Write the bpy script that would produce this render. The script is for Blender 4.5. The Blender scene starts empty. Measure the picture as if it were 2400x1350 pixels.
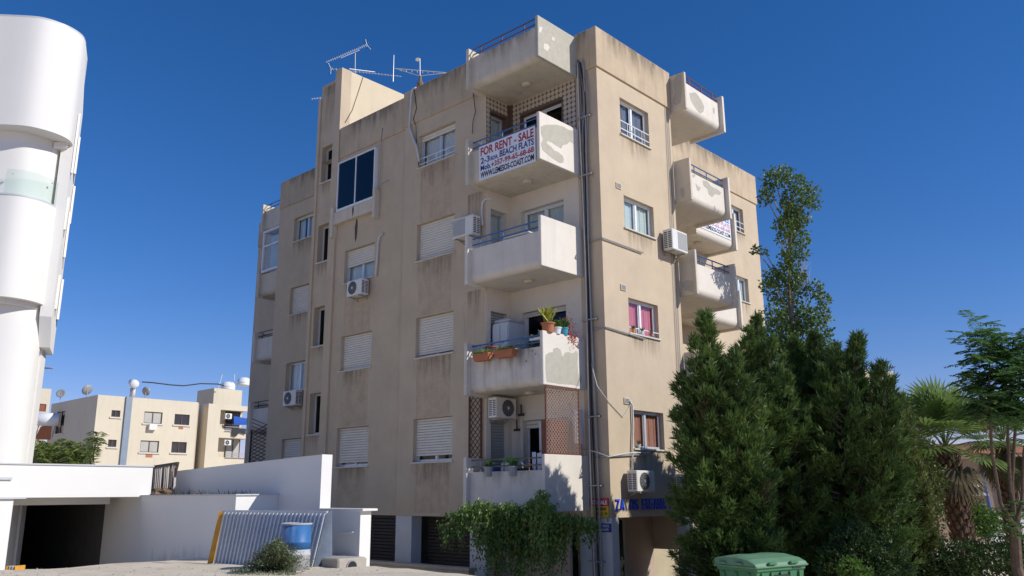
import bpy, math, random
import numpy as np
from mathutils import Vector, Matrix

random.seed(7); rng = np.random.default_rng(7)
scene = bpy.context.scene
col = scene.collection

# ------------------------------------------------------------------ camera
CAM = Vector((-17.268, -12.651, 2.524))
RT = Vector((0.67828167, -0.73477041, -0.00681337))
DN = Vector((0.1700276, 0.16596321, -0.97136339))
FW = Vector((0.71485985, 0.65769952, 0.23750105))
FPX = 1975.79
cd = bpy.data.cameras.new('camera'); cam = bpy.data.objects.new('camera', cd); col.objects.link(cam)
cam.matrix_world = Matrix(((RT.x, -DN.x, -FW.x, CAM.x), (RT.y, -DN.y, -FW.y, CAM.y), (RT.z, -DN.z, -FW.z, CAM.z), (0, 0, 0, 1)))
cd.sensor_width = 36; cd.lens = FPX / 2400 * 36; cd.clip_end = 3000; cd.clip_start = .1
scene.camera = cam

# ------------------------------------------------------------------ sky, sun, exposure
EL = math.radians(33); AZ = (0.42, -0.907)
world = bpy.data.worlds.new('World'); scene.world = world; world.use_nodes = True
wn = world.node_tree.nodes; wl = world.node_tree.links
bgn = wn['Background']
sky = wn.new('ShaderNodeTexSky'); sky.sky_type = 'NISHITA'; sky.sun_disc = False
sky.sun_elevation = EL; sky.sun_rotation = math.atan2(AZ[0], AZ[1])
sky.altitude = 0; sky.air_density = 1.0; sky.dust_density = 0.0; sky.ozone_density = 10.0
hs = wn.new('ShaderNodeHueSaturation'); hs.inputs['Saturation'].default_value = 1.15
tn = wn.new('ShaderNodeMix'); tn.data_type = 'RGBA'; tn.blend_type = 'MULTIPLY'; tn.inputs[0].default_value = 1; tn.inputs[7].default_value = (1.35, .77, .78, 1)
wl.new(sky.outputs[0], hs.inputs['Color']); wl.new(hs.outputs[0], tn.inputs[6]); wl.new(tn.outputs[2], bgn.inputs[0]); bgn.inputs[1].default_value = 0.122
sd = bpy.data.lights.new('sun', 'SUN'); sd.energy = 3.5; sd.angle = math.radians(.5); sd.color = (1, .965, .905)
sun = bpy.data.objects.new('sun', sd); col.objects.link(sun)
sv = Vector((AZ[0] * math.cos(EL), AZ[1] * math.cos(EL), math.sin(EL))).normalized()
sun.rotation_euler = sv.to_track_quat('Z', 'Y').to_euler(); sun.location = (0, -30, 40)
vs = scene.view_settings; vs.view_transform = 'Standard'; vs.look = 'None'; vs.exposure = 0.27; vs.gamma = 1; vs.use_curve_mapping = False
scene.render.engine = 'CYCLES'

# ------------------------------------------------------------------ measuring helpers (photo pixel -> place on a real plane)
def ray(u, v): return RT * ((u - 1200) / FPX) + DN * ((v - 675) / FPX) + FW
def onp(ax, val, u, v):
    r = ray(u, v); return CAM + r * ((val - CAM[ax]) / r[ax])
def onX(x, u, v): return onp(0, x, u, v)
def onY(y, u, v): return onp(1, y, u, v)
def onZ(z, u, v): return onp(2, z, u, v)
def dep(t, u, v): return CAM + ray(u, v) * t

# ------------------------------------------------------------------ object helpers
ORG = {}
class Fr:
    """a right-angled frame: a along, b outwards, z up"""
    def __init__(s, o, a, b): s.o = Vector(o); s.a = Vector(a); s.b = Vector(b)
    def p(s, a, b, z): return s.o + s.a * a + s.b * b + Vector((0, 0, z))
WF = Fr((0, 0, 0), (1, 0, 0), (0, 1, 0))
def FX(x): return Fr((x, 0, 0), (0, 1, 0), (-1, 0, 0))      # facade looking to -X, a = world y
def FY(y): return Fr((0, y, 0), (1, 0, 0), (0, -1, 0))      # facade looking to -Y, a = world x

class MB:
    def __init__(s): s.v = []; s.f = []; s.m = []; s.cm = 0
    def add(s, vs, fs):
        n = len(s.v); s.v += [tuple(q) for q in vs]
        for f in fs: s.f.append([n + i for i in f]); s.m.append(s.cm)
        return s
    def box(s, a0, a1, b0, b1, z0, z1, fr=WF):
        P = [fr.p(a, b, z) for z in (z0, z1) for b in (b0, b1) for a in (a0, a1)]
        return s.add(P, [(0, 2, 3, 1), (4, 5, 7, 6), (0, 1, 5, 4), (2, 6, 7, 3), (0, 4, 6, 2), (1, 3, 7, 5)])
    def bbox(s, a0, a1, b0, b1, z0, z1, fr=WF, r=.02):
        """box with chamfered edges along all three directions"""
        def oct(q0, q1, p0, p1): return [(q0 + r, p0), (q1 - r, p0), (q1, p0 + r), (q1, p1 - r), (q1 - r, p1), (q0 + r, p1), (q0, p1 - r), (q0, p0 + r)]
        o0 = oct(a0 + r, a1 - r, b0 + r, b1 - r); o1 = oct(a0, a1, b0, b1)
        V = [fr.p(a, b, z0) for a, b in o0] + [fr.p(a, b, z0 + r) for a, b in o1] + [fr.p(a, b, z1 - r) for a, b in o1] + [fr.p(a, b, z1) for a, b in o0]
        F = [tuple(range(7, -1, -1)), tuple(range(24, 32))]
        for k in range(3):
            for i in range(8): j = (i + 1) % 8; F.append((k * 8 + i, k * 8 + j, k * 8 + 8 + j, k * 8 + 8 + i))
        return s.add(V, F)
    def quad(s, *P): return s.add(P, [tuple(range(len(P)))])
    def tube(s, pts, r, n=6, cap=True):
        pts = [Vector(p) for p in pts]; R = r if isinstance(r, (list, tuple)) else [r] * len(pts)
        V = []; F = []
        for i, p in enumerate(pts):
            d = (pts[min(i + 1, len(pts) - 1)] - pts[max(i - 1, 0)]).normalized()
            u = d.orthogonal().normalized() if i == 0 else (u - d * u.dot(d)).normalized()
            w = d.cross(u)
            for k in range(n):
                t = 2 * math.pi * k / n; V.append(p + (u * math.cos(t) + w * math.sin(t)) * R[i])
        for i in range(len(pts) - 1):
            for k in range(n): F.append((i * n + k, i * n + (k + 1) % n, (i + 1) * n + (k + 1) % n, (i + 1) * n + k))
        if cap: F.append(tuple(range(n - 1, -1, -1))); F.append(tuple((len(pts) - 1) * n + k for k in range(n)))
        return s.add(V, F)
    def bar(s, p, q, w, h=None):
        """rectangular bar between two points"""
        p = Vector(p); q = Vector(q); h = h or w; d = (q - p).normalized()
        u = d.cross(Vector((0, 0, 1))); u = u.normalized() if u.length > .05 else Vector((1, 0, 0)); x = d.cross(u).normalized()
        V = [e + u * (i * w / 2) + x * (j * h / 2) for e in (p, q) for i, j in ((-1, -1), (1, -1), (1, 1), (-1, 1))]
        return s.add(V, [(3, 2, 1, 0), (4, 5, 6, 7)] + [(i, (i + 1) % 4, 4 + (i + 1) % 4, 4 + i) for i in range(4)])
    def lathe(s, c, prof, n=16, ax=(0, 0, 1)):
        c = Vector(c); ax = Vector(ax).normalized(); u = ax.orthogonal().normalized(); w = ax.cross(u); V = []; F = []
        for r, h in prof:
            for k in range(n):
                t = 2 * math.pi * k / n; V.append(c + ax * h + (u * math.cos(t) + w * math.sin(t)) * r)
        for i in range(len(prof) - 1):
            for k in range(n): F.append((i * n + k, i * n + (k + 1) % n, (i + 1) * n + (k + 1) % n, (i + 1) * n + k))
        F.append(tuple(range(n - 1, -1, -1))); F.append(tuple((len(prof) - 1) * n + k for k in range(n)))
        return s.add(V, F)
    def prism(s, poly, off):
        """polygon (world points) extruded by a vector"""
        n = len(poly); off = Vector(off); V = [Vector(p) for p in poly] + [Vector(p) + off for p in poly]
        return s.add(V, [tuple(range(n - 1, -1, -1)), tuple(range(n, 2 * n))] + [(i, (i + 1) % n, n + (i + 1) % n, n + i) for i in range(n)])
    def build(s, name, mats, parent=None, smooth=False, origin=None):
        o = Vector(origin) if origin is not None else (ORG[parent.name] if parent else Vector((0, 0, 0)))
        me = bpy.data.meshes.new(name)
        me.from_pydata([(a - o.x, b - o.y, c - o.z) for a, b, c in s.v], [], s.f)
        for m in (mats if isinstance(mats, (list, tuple)) else [mats]): me.materials.append(m)
        if any(s.m): me.polygons.foreach_set('material_index', s.m)
        if smooth: me.polygons.foreach_set('use_smooth', [True] * len(me.polygons))
        me.update()
        ob = bpy.data.objects.new(name, me); col.objects.link(ob)
        if parent: ob.parent = parent
        else: ob.location = o
        ORG[ob.name] = o
        return ob
def tag(o, label=None, cat=None, group=None, kind=None):
    if label: o['label'] = label
    if cat: o['category'] = cat
    if group: o['group'] = group
    if kind: o['kind'] = kind
    return o
def thing(name, label, cat, loc, group=None):
    o = bpy.data.objects.new(name, None); o.empty_display_size = .3; col.objects.link(o); o.location = loc
    ORG[o.name] = Vector(loc); return tag(o, label, cat, group)

# ------------------------------------------------------------------ materials
def nodes(name):
    m = bpy.data.materials.new(name); m.use_nodes = True
    return m, m.node_tree.nodes, m.node_tree.links, m.node_tree.nodes['Principled BSDF']
MATS = {}
def mat(name, c, rough=.8, var=.1, vscale=1.5, bump=0, bscale=80, streak=0, scol=(.16, .13, .1), metal=0, spec=.4, blot=0, bcol=(.3, .28, .25), bthr=.58, bsc=.9, coat=0):
    m, N, L, P = nodes(name)
    P.inputs['Roughness'].default_value = rough; P.inputs['Metallic'].default_value = metal; P.inputs['Specular IOR Level'].default_value = spec
    if coat: P.inputs['Coat Weight'].default_value = coat
    g = N.new('ShaderNodeNewGeometry'); last = None
    n1 = N.new('ShaderNodeTexNoise'); n1.inputs['Scale'].default_value = vscale; n1.inputs['Detail'].default_value = 7; n1.inputs['Roughness'].default_value = .65
    L.new(g.outputs['Position'], n1.inputs['Vector'])
    mr = N.new('ShaderNodeMapRange'); mr.inputs[1].default_value = .3; mr.inputs[2].default_value = .7; mr.inputs[3].default_value = 1 - var; mr.inputs[4].default_value = 1 + var * .6
    L.new(n1.outputs[0], mr.inputs[0])
    mul = N.new('ShaderNodeMix'); mul.data_type = 'RGBA'; mul.blend_type = 'MULTIPLY'; mul.inputs[0].default_value = 1
    mul.inputs[6].default_value = (*c, 1); L.new(mr.outputs[0], mul.inputs[7]); last = mul.outputs[2]
    def mixin(fac, cc):
        nonlocal last
        x = N.new('ShaderNodeMix'); x.data_type = 'RGBA'; L.new(fac, x.inputs[0]); L.new(last, x.inputs[6]); x.inputs[7].default_value = (*cc, 1); last = x.outputs[2]
    if streak:
        mp = N.new('ShaderNodeMapping'); mp.inputs['Scale'].default_value = (2.6, 2.6, .22); L.new(g.outputs['Position'], mp.inputs[0])
        n2 = N.new('ShaderNodeTexNoise'); n2.inputs['Scale'].default_value = 1.6; n2.inputs['Detail'].default_value = 6; L.new(mp.outputs[0], n2.inputs['Vector'])
        r2 = N.new('ShaderNodeMapRange'); r2.inputs[1].default_value = .5; r2.inputs[2].default_value = .82; r2.inputs[3].default_value = 0; r2.inputs[4].default_value = streak
        L.new(n2.outputs[0], r2.inputs[0]); mixin(r2.outputs[0], scol)
    if blot:
        n3 = N.new('ShaderNodeTexNoise'); n3.inputs['Scale'].default_value = bsc; n3.inputs['Detail'].default_value = 5; L.new(g.outputs['Position'], n3.inputs['Vector'])
        r3 = N.new('ShaderNodeMapRange'); r3.inputs[1].default_value = bthr; r3.inputs[2].default_value = bthr + .03; r3.inputs[3].default_value = 0; r3.inputs[4].default_value = blot
        L.new(n3.outputs[0], r3.inputs[0]); mixin(r3.outputs[0], bcol)
    L.new(last, P.inputs['Base Color'])
    if bump:
        nb = N.new('ShaderNodeTexNoise'); nb.inputs['Scale'].default_value = bscale; nb.inputs['Detail'].default_value = 4; L.new(g.outputs['Position'], nb.inputs['Vector'])
        b = N.new('ShaderNodeBump'); b.inputs['Strength'].default_value = bump; b.inputs['Distance'].default_value = .02; L.new(nb.outputs[0], b.inputs['Height']); L.new(b.outputs[0], P.inputs['Normal'])
    MATS[name] = m; return m
def glass(name, tint, fac, rough=.02):
    m, N, L, P = nodes(name); N.remove(P); out = N['Material Output']
    t = N.new('ShaderNodeBsdfTransparent'); t.inputs[0].default_value = (*tint, 1)
    gl = N.new('ShaderNodeBsdfGlossy'); gl.inputs['Roughness'].default_value = rough
    lw = N.new('ShaderNodeLayerWeight'); pw = N.new('ShaderNodeMath'); pw.operation = 'POWER'; pw.inputs[1].default_value = 4; L.new(lw.outputs['Facing'], pw.inputs[0])
    ad = N.new('ShaderNodeMath'); ad.operation = 'MULTIPLY_ADD'; ad.inputs[1].default_value = .9; ad.inputs[2].default_value = fac; ad.use_clamp = True; L.new(pw.outputs[0], ad.inputs[0])
    mx = N.new('ShaderNodeMixShader'); L.new(ad.outputs[0], mx.inputs[0]); L.new(t.outputs[0], mx.inputs[1]); L.new(gl.outputs[0], mx.inputs[2]); L.new(mx.outputs[0], out.inputs[0])
    return m
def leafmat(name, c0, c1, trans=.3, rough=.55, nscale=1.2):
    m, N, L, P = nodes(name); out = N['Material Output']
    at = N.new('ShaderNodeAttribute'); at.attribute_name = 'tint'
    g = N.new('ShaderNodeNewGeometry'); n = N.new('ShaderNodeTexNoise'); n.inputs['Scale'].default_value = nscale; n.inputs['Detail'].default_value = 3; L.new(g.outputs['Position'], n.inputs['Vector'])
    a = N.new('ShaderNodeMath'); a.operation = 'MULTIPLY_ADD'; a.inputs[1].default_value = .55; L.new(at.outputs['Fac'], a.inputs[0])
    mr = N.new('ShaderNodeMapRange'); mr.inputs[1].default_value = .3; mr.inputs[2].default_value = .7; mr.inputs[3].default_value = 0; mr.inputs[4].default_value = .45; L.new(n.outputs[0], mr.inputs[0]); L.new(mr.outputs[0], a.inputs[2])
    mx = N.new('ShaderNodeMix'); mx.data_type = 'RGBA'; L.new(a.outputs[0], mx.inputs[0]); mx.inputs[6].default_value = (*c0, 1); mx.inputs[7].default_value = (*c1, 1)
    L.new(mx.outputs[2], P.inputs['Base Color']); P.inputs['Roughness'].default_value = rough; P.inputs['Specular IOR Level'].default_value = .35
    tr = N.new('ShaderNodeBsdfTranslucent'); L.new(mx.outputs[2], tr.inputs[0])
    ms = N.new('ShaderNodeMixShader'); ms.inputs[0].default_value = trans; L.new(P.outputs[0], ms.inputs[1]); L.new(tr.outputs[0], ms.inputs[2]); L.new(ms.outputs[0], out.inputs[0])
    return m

WALL = mat('beige_roughcast', (.57, .46, .328), .93, .1, 1.1, .55, 55, .14, (.38, .3, .21))
WALLD = mat('beige_coarse_roughcast', (.54, .425, .295), .95, .16, 3.2, 1.0, 26, .25, (.22, .17, .12))
PARA = mat('beige_parapet', (.545, .43, .295), .93, .14, 1.3, .5, 55, .45, (.24, .19, .145))
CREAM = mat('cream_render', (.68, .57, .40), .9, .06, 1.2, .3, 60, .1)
WHITE = mat('white_balcony_paint', (.71, .65, .565), .8, .07, 2.0, .2, 40, .25, (.42, .38, .33))
WHITED = mat('streaked_white_paint', (.69, .63, .545), .85, .12, 3.0, .25, 40, .8, (.34, .3, .26))
OFFW = mat('aged_white_plaster', (.64, .565, .45), .85, .1, 2.5, .3, 40, .4, (.36, .31, .24))
BARE = mat('bare_grey_plaster', (.47, .44, .36), .9, .1, 6, .35, 60)
INWALL = mat('recess_paint', (.73, .66, .56), .85, .06, 2, .12, 60)
SILL = mat('marble_sill', (.62, .58, .5), .5, .1, 6)
SOFF = mat('balcony_soffit', (.73, .65, .53), .85, .07, 2.2, .12, 40)
ALU = mat('aluminium_frame', (.62, .64, .66), .35, .05, 5, metal=.35)
WALU = mat('white_frame', (.78, .79, .8), .35, .04, 5)
SHUT = mat('shutter_slats', (.70, .66, .58), .55, .08, 3)
SHUTG = mat('grey_shutter', (.40, .42, .40), .55, .08, 3)
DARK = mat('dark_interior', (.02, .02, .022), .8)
BLUE = mat('blue_rail_paint', (.035, .13, .33), .45, .12, 8)
BROWNR = mat('brown_rail', (.20, .14, .09), .5, .15, 8)
BLACKR = mat('black_rail', (.03, .035, .05), .5, .1, 8)
RUST = mat('rusty_brown_steel', (.16, .06, .04), .6, .2, 10)
WIRE = mat('galvanised_wire', (.48, .36, .30), .5, .1, 8, metal=.3)
ACW = mat('ac_casing', (.74, .72, .67), .45, .06, 4, streak=.15, scol=(.5, .4, .28))
ACG = mat('ac_grille', (.30, .31, .32), .5, .1, 8)
ACD = mat('ac_dark', (.03, .03, .035), .5)
CURT = mat('white_curtain', (.72, .70, .66), .9, .1, 4)
CURTG = mat('grey_curtain', (.20, .20, .22), .9, .15, 4)
CURTN = mat('navy_curtain', (.035, .05, .09), .9, .15, 4)
CURTP = mat('pink_curtain', (.72, .20, .24), .9, .1, 4)
CURTR = mat('russet_curtain', (.46, .21, .15), .9, .1, 4)
FROST = mat('blind', (.60, .66, .64), .6, .05, 4)
GLASS = glass('window_glass', (.94, .96, .96), .03)
GLASSD = glass('dark_window_glass', (.35, .38, .42), .03)
GLASSR = glass('green_tinted_glass', (.86, .93, .91), .02)
PIPE = mat('grey_pipe', (.33, .33, .33), .45, .12, 6, spec=.5)
PIPEL = mat('light_pipe', (.62, .61, .58), .4, .08, 6, spec=.5)
BLKC = mat('black_cable', (.02, .02, .022), .5)
STEEL = mat('antenna_metal', (.36, .36, .36), .4, .1, 10, metal=.4)
NWHITE = mat('fresh_white_render', (.77, .75, .71), .75, .02, 1.0, .08, 120)
NGREY = mat('white_cap_metal', (.55, .56, .57), .45, .05, 4)
CONC = mat('concrete', (.42, .38, .32), .9, .15, 3, .3, 30, .2)
GROUND = mat('dusty_concrete_ground', (.66, .57, .44), .95, .14, 1.4, .3, 14, blot=.3, bcol=(.45, .38, .29), bthr=.56, bsc=1.6)
SOIL = mat('soil', (.20, .13, .08), .95, .3, 5, .8, 12)
TERRA = mat('terracotta', (.45, .16, .075), .75, .15, 7)
TERRAD = mat('dark_terracotta', (.28, .09, .05), .75, .15, 7)
BIN = mat('green_bin_plastic', (.055, .19, .085), .5, .1, 5, streak=.15, scol=(.2, .25, .15))
BINL = mat('faded_green_lid', (.13, .26, .15), .55, .12, 4)
CORR = mat('galvanised_sheet', (.60, .62, .64), .42, .1, 3, metal=.2, streak=.25, scol=(.3, .28, .26))
CORRB = mat('dull_blue_sheet', (.12, .15, .2), .5, .2, 4, metal=.3)
ORANGE = mat('orange_yellow_paint', (.62, .30, .03), .55, .15, 6)
DRUM = mat('blue_drum_paint', (.035, .15, .38), .5, .2, 5, streak=.9, scol=(.4, .42, .45))
DRUMW = mat('cement_splashed_drum', (.46, .47, .48), .7, .2, 6, blot=.6, bcol=(.12, .2, .4), bthr=.6, bsc=6)
BARK = mat('bark', (.16, .11, .075), .95, .3, 7, .8, 25)
BARKL = mat('pale_bark', (.30, .25, .19), .95, .2, 7, .6, 25)
PALMB = mat('palm_boots', (.11, .065, .04), .95, .35, 9, .8, 20)
DEADT = mat('dead_twigs', (.36, .32, .27), .9, .15, 9)

# ------------------------------------------------------------------ ground
def sm(a, b, x): t = min(1, max(0, (x - a) / (b - a))); return t * t * (3 - 2 * t)
def gz(x, y):
    z = -.25 + 1.37 * (1 - sm(-6.15, -2.0, x))
    if x < -6.9 and y > 6.6: z -= .19 * (y - 6.6) * (1 - sm(11, 12, y) * 0) if y < 24 else .19 * 17.4
    return z
xs = sorted(set([-400, -200, -100, -60, -40, -30, -24, -20] + [round(-18 + .4 * i, 2) for i in range(60)] + [-7.15, -6.85] + [8, 12, 18, 26, 40, 70, 120, 250, 500]))
ys = sorted(set([-300, -150, -80, -50, -35, -25, -20] + [round(-16 + .5 * i, 2) for i in range(60)] + [6.6, 16, 20, 24, 24.1, 30, 40, 60, 90, 140, 250, 600]))
mb = MB(); V = []
for y in ys:
    for x in xs: V.append((x, y, gz(x, y) + (.012 * math.sin(x * 3.1 + y * 1.7) + .01 * math.sin(5.3 * y - 2 * x) if abs(x) < 20 and abs(y) < 20 else 0)))
nx = len(xs)
mb.add(V, [(j * nx + i, j * nx + i + 1, (j + 1) * nx + i + 1, (j + 1) * nx + i) for j in range(len(ys) - 1) for i in range(nx - 1)])
tag(mb.build('ground', GROUND, smooth=True), kind='structure')

# ------------------------------------------------------------------ facade helpers
def wall(fr, a0, a1, z0, z1, ops=(), depth=.24, mbx=None):
    """wall sheet with real openings and reveals"""
    mb = mbx or MB()
    A = sorted(set([a0, a1] + [q for o in ops for q in o[:2]])); Z = sorted(set([z0, z1] + [q for o in ops for q in o[2:4]]))
    for i in range(len(A) - 1):
        for j in range(len(Z) - 1):
            ca = (A[i] + A[i + 1]) / 2; cz = (Z[j] + Z[j + 1]) / 2
            if any(o[0] < ca < o[1] and o[2] < cz < o[3] for o in ops): continue
            mb.quad(fr.p(A[i], 0, Z[j]), fr.p(A[i + 1], 0, Z[j]), fr.p(A[i + 1], 0, Z[j + 1]), fr.p(A[i], 0, Z[j + 1]))
    for o in ops:
        d = -(o[4] if len(o) > 4 else depth); x0, x1, y0, y1 = o[:4]
        for P in (((x0, y0), (x1, y0)), ((x1, y0), (x1, y1)), ((x1, y1), (x0, y1)), ((x0, y1), (x0, y0))):
            mb.quad(fr.p(P[0][0], 0, P[0][1]), fr.p(P[1][0], 0, P[1][1]), fr.p(P[1][0], d, P[1][1]), fr.p(P[0][0], d, P[0][1]))
    return mb
def shutter_mesh(fr, a0, a1, b, z0, z1, pitch=.05):
    mb = MB(); n = max(2, int((z1 - z0) / pitch)); h = (z1 - z0) / n; V = []
    for i in range(n):
        z = z0 + i * h
        for zz, bb in ((z, b), (z + h * .08, b + .03), (z + h * .8, b + .034)): V += [fr.p(a0, bb, zz), fr.p(a1, bb, zz)]
    V += [fr.p(a0, b, z1), fr.p(a1, b, z1)]
    return mb.add(V, [(2 * i, 2 * i + 1, 2 * i + 3, 2 * i + 2) for i in range(len(V) // 2 - 1)])
def curtain_mesh(fr, a0, a1, b, z0, z1, waves=9, amp=.025):
    mb = MB(); n = waves * 4; V = []
    for i in range(n + 1):
        a = a0 + (a1 - a0) * i / n; bb = b + amp * math.sin(i * math.pi / 2 + .7 * math.sin(i * .37)) * (.6 + .4 * math.sin(i * .9))
        V += [fr.p(a, bb, z0), fr.p(a, bb * 1.0, z1)]
    return mb.add(V, [(2 * i, 2 * i + 2, 2 * i + 3, 2 * i + 1) for i in range(n)])
def window(parent, fr, a0, a1, z0, z1, depth=.24, shut=0, shutm=None, curt=None, curtm=None, gl=None, sill=True, frame=None, bars=None, split=.5, door=False, dark=True):
    frame = frame or ALU; gl = gl or GLASS; d = -depth; t = .045
    w = MB()
    w.box(a0, a0 + t, d, d + .07, z0, z1, fr); w.box(a1 - t, a1, d, d + .07, z0, z1, fr)
    w.box(a0 + t, a1 - t, d, d + .07, z0, z0 + t, fr); w.box(a0 + t, a1 - t, d, d + .07, z1 - t, z1, fr)
    am = a0 + (a1 - a0) * split
    w.box(am - .03, am + .03, d + .005, d + .06, z0 + t, z1 - t, fr)
    wo = w.build('window', frame, parent)
    zt = z1 - t - (z1 - z0) * (shut if shut >= .97 else 0)
    for k, (p, q) in enumerate(((a0 + t, am - .03), (am + .03, a1 - t))):
        s = MB(); e = .03; bb = d + .012 + .022 * k
        s.box(p, p + e, bb, bb + .022, z0 + t, z1 - t, fr); s.box(q - e, q, bb, bb + .022, z0 + t, z1 - t, fr)
        s.box(p + e, q - e, bb, bb + .022, z0 + t, z0 + t + e, fr); s.box(p + e, q - e, bb, bb + .022, z1 - t - e, z1 - t, fr)
        so = s.build('sash', frame, wo)
        g = MB(); g.box(p + e, q - e, bb + .008, bb + .013, z0 + t + e, z1 - t - e, fr); g.build('pane', gl, wo)
    if shut:
        zb = z1 - (z1 - z0) * shut
        shutter_mesh(fr, a0 + .02, a1 - .02, d + .085, zb, z1, .075).build('shutter', shutm or SHUT, wo)
        for p in (a0, a1 - .025): gd = MB(); gd.box(p, p + .025, d + .07, d + .115, z0, z1, fr); gd.build('shutter_guide', frame, wo)
    if curt:
        for (p, q) in curt: curtain_mesh(fr, a0 + (a1 - a0) * p, a0 + (a1 - a0) * q, d - .035, z0, z1, max(3, int(10 * (q - p)))).build('curtain', curtm or CURT, wo)
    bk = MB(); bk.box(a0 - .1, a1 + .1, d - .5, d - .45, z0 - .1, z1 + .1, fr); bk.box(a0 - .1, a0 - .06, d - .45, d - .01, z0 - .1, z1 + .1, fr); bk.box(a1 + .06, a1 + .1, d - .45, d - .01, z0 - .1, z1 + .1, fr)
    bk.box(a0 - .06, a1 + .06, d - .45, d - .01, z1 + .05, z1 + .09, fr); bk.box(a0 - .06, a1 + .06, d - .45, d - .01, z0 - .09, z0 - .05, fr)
    bk.build('room_shade_box', DARK, wo)  # near-black colour stands in for the unlit room behind the glass
    if sill:
        s = MB(); s.bbox(a0 - .05, a1 + .05, -.12, .055, z0 - .045, z0, fr, .008); s.build('sill', SILL, wo)
    if bars:
        s = MB()
        for h in bars: s.bar(fr.p(a0, -.02, z0 + h), fr.p(a1, -.02, z0 + h), .022)
        for k in range(1, 4): s.bar(fr.p(a0 + (a1 - a0) * k / 4, -.02, z0 + .02), fr.p(a0 + (a1 - a0) * k / 4, -.02, z0 + bars[-1]), .018)
        s.build('guard_bars', WALU, wo)
    return wo

# ------------------------------------------------------------------ lettering
def textmesh(s, off=.028):
    c = bpy.data.curves.new('t', 'FONT'); c.body = s; c.resolution_u = 3; c.offset = off; c.fill_mode = 'FRONT'
    o = bpy.data.objects.new('t', c); col.objects.link(o)
    dg = bpy.context.evaluated_depsgraph_get(); me = bpy.data.meshes.new_from_object(o.evaluated_get(dg))
    V = np.array([v.co[:] for v in me.vertices]); F = [list(p.vertices) for p in me.polygons]
    bpy.data.objects.remove(o); bpy.data.curves.remove(c); bpy.data.meshes.remove(me)
    return V, F
def lettering(fr, s, a0, a1, z0, z1, b, name, m, parent, flip=False, thick=.0):
    """text stretched into a rectangle on a facade; a runs against reading direction if flip"""
    V, F = textmesh(s)
    x0, y0 = V[:, 0].min(), V[:, 1].min(); w = V[:, 0].max() - x0; h = V[:, 1].max() - y0
    mb = MB(); P = []
    for v in V:
        tx = (v[0] - x0) / w; a = a1 - (a1 - a0) * tx if flip else a0 + (a1 - a0) * tx
        P.append(fr.p(a, b, z0 + (z1 - z0) * (v[1] - y0) / h))
    mb.add(P, F)
    return mb.build(name, m, parent)
def flat(name, c, rough=.5): return mat(name, c, rough, .03, 5)
T_RED = flat('print_red', (.42, .03, .04)); T_NAVY = flat('print_navy', (.02, .05, .22)); T_BLK = flat('print_black', (.012, .012, .02)); T_WHT = flat('print_white', (.78, .80, .84))
T_PINK = flat('faded_pink_print', (.55, .25, .35)); T_BLUE = flat('faded_blue_print', (.05, .25, .55)); SG_BLUE = flat('sign_blue', (.015, .03, .22)); SG_RED = flat('sign_red', (.55, .03, .03)); SG_YEL = flat('sign_yellow', (.75, .5, .03)); L_BLUE = flat('letter_blue', (.02, .08, .6), .35)

# ================================================================== THE APARTMENT BUILDING
G0 = -.3; Z0 = 1.944; ZB = 14.04; ZT = 15.27
bld = thing('apartment_building', 'beige roughcast apartment block with white corner balconies and blue railings', 'building', (0, 0, G0))
def W_(mb, m=WALL, name='wall'): return mb.build(name, m, bld)

XL, XM, XR, XF, XS = .65, -.89, -1.01, 2.97, -.75
col3 = [(4.59, 6.24, 3.43, 4.66), (4.59, 6.22, 6.45, 7.66), (4.59, 6.26, 9.42, 10.6), (4.59, 6.26, 12.45, 13.55)]
col2 = [(8.48, 10.13, 3.4, 4.62), (8.48, 10.10, 6.46, 7.62), (8.48, 10.10, 9.41, 10.56)]
col1 = [(14.25, 15.75, 3.4, 4.6), (14.25, 15.75, 6.4, 7.5), (14.25, 15.75, 9.4, 10.5), (14.25, 15.75, 12.4, 13.4)]
colr = [(1.1, 2.53, 3.65, 4.64), (1.09, 2.52, 6.68, 7.64), (1.07, 2.54, 9.61, 10.55), (1.06, 2.51, 12.38, 13.5)]
stw = [(11.06, 11.95, 13.52 - 3 * k, 14.9 - 3 * k, .28) for k in range(4)]
farw = [(18.1, 19.6, 8.35, 10.35), (18.6, 20.1, 5.3, 7.35)]
W_(wall(FX(XF), 16.85, 22.4, 2.1, ZB, farw))
W_(wall(FX(XL), 12.16, 16.85, 1.5, ZB, col1))
W_(wall(FX(XS), 11.0, 12.16, 1.5, 16.95, stw))
mb = MB(); mb.box(XS - .06, 2.6, 12.1, 12.25, 1.5, 16.9); W_(mb)
W_(wall(FX(XM), 6.95, 10.62, Z0, ZB, col2))
W_(wall(FX(XR), 3.28, 6.95, Z0, ZB, col3))
W_(wall(FY(0), 0, 3.75, Z0, ZB, colr, .19))
W_(wall(FX(0), 0, .74, Z0, ZB))
door = [(1.27, 2.86, 2.13 + 3 * k + .17, 2.13 + 3 * k + 2.34) for k in range(4)]
idoor = [(-.83, -.16, 2.13 + 3 * k + .17, 2.13 + 3 * k + 2.34) for k in range(4)]
W_(wall(FX(0), .74, 3.28, Z0, 11.05, door[:3]), INWALL)
W_(wall(FY(3.28), -1.01, 0, Z0, 11.05, idoor[:3]), INWALL)
TILEB = mat('brown_tile_joint', (.15, .095, .065), .6, .2, 9)
TILE = mat('cream_glazed_tile', (.55, .48, .38), .3, .12, 11)
tb = W_(wall(FX(0), .74, 3.28, 11.05, ZB + .05, door[3:]), TILEB, 'tiled_wall')
ti = W_(wall(FY(3.28), -1.01, 0, 11.05, ZB + .05, idoor[3:]), TILEB, 'tiled_wall')
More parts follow.
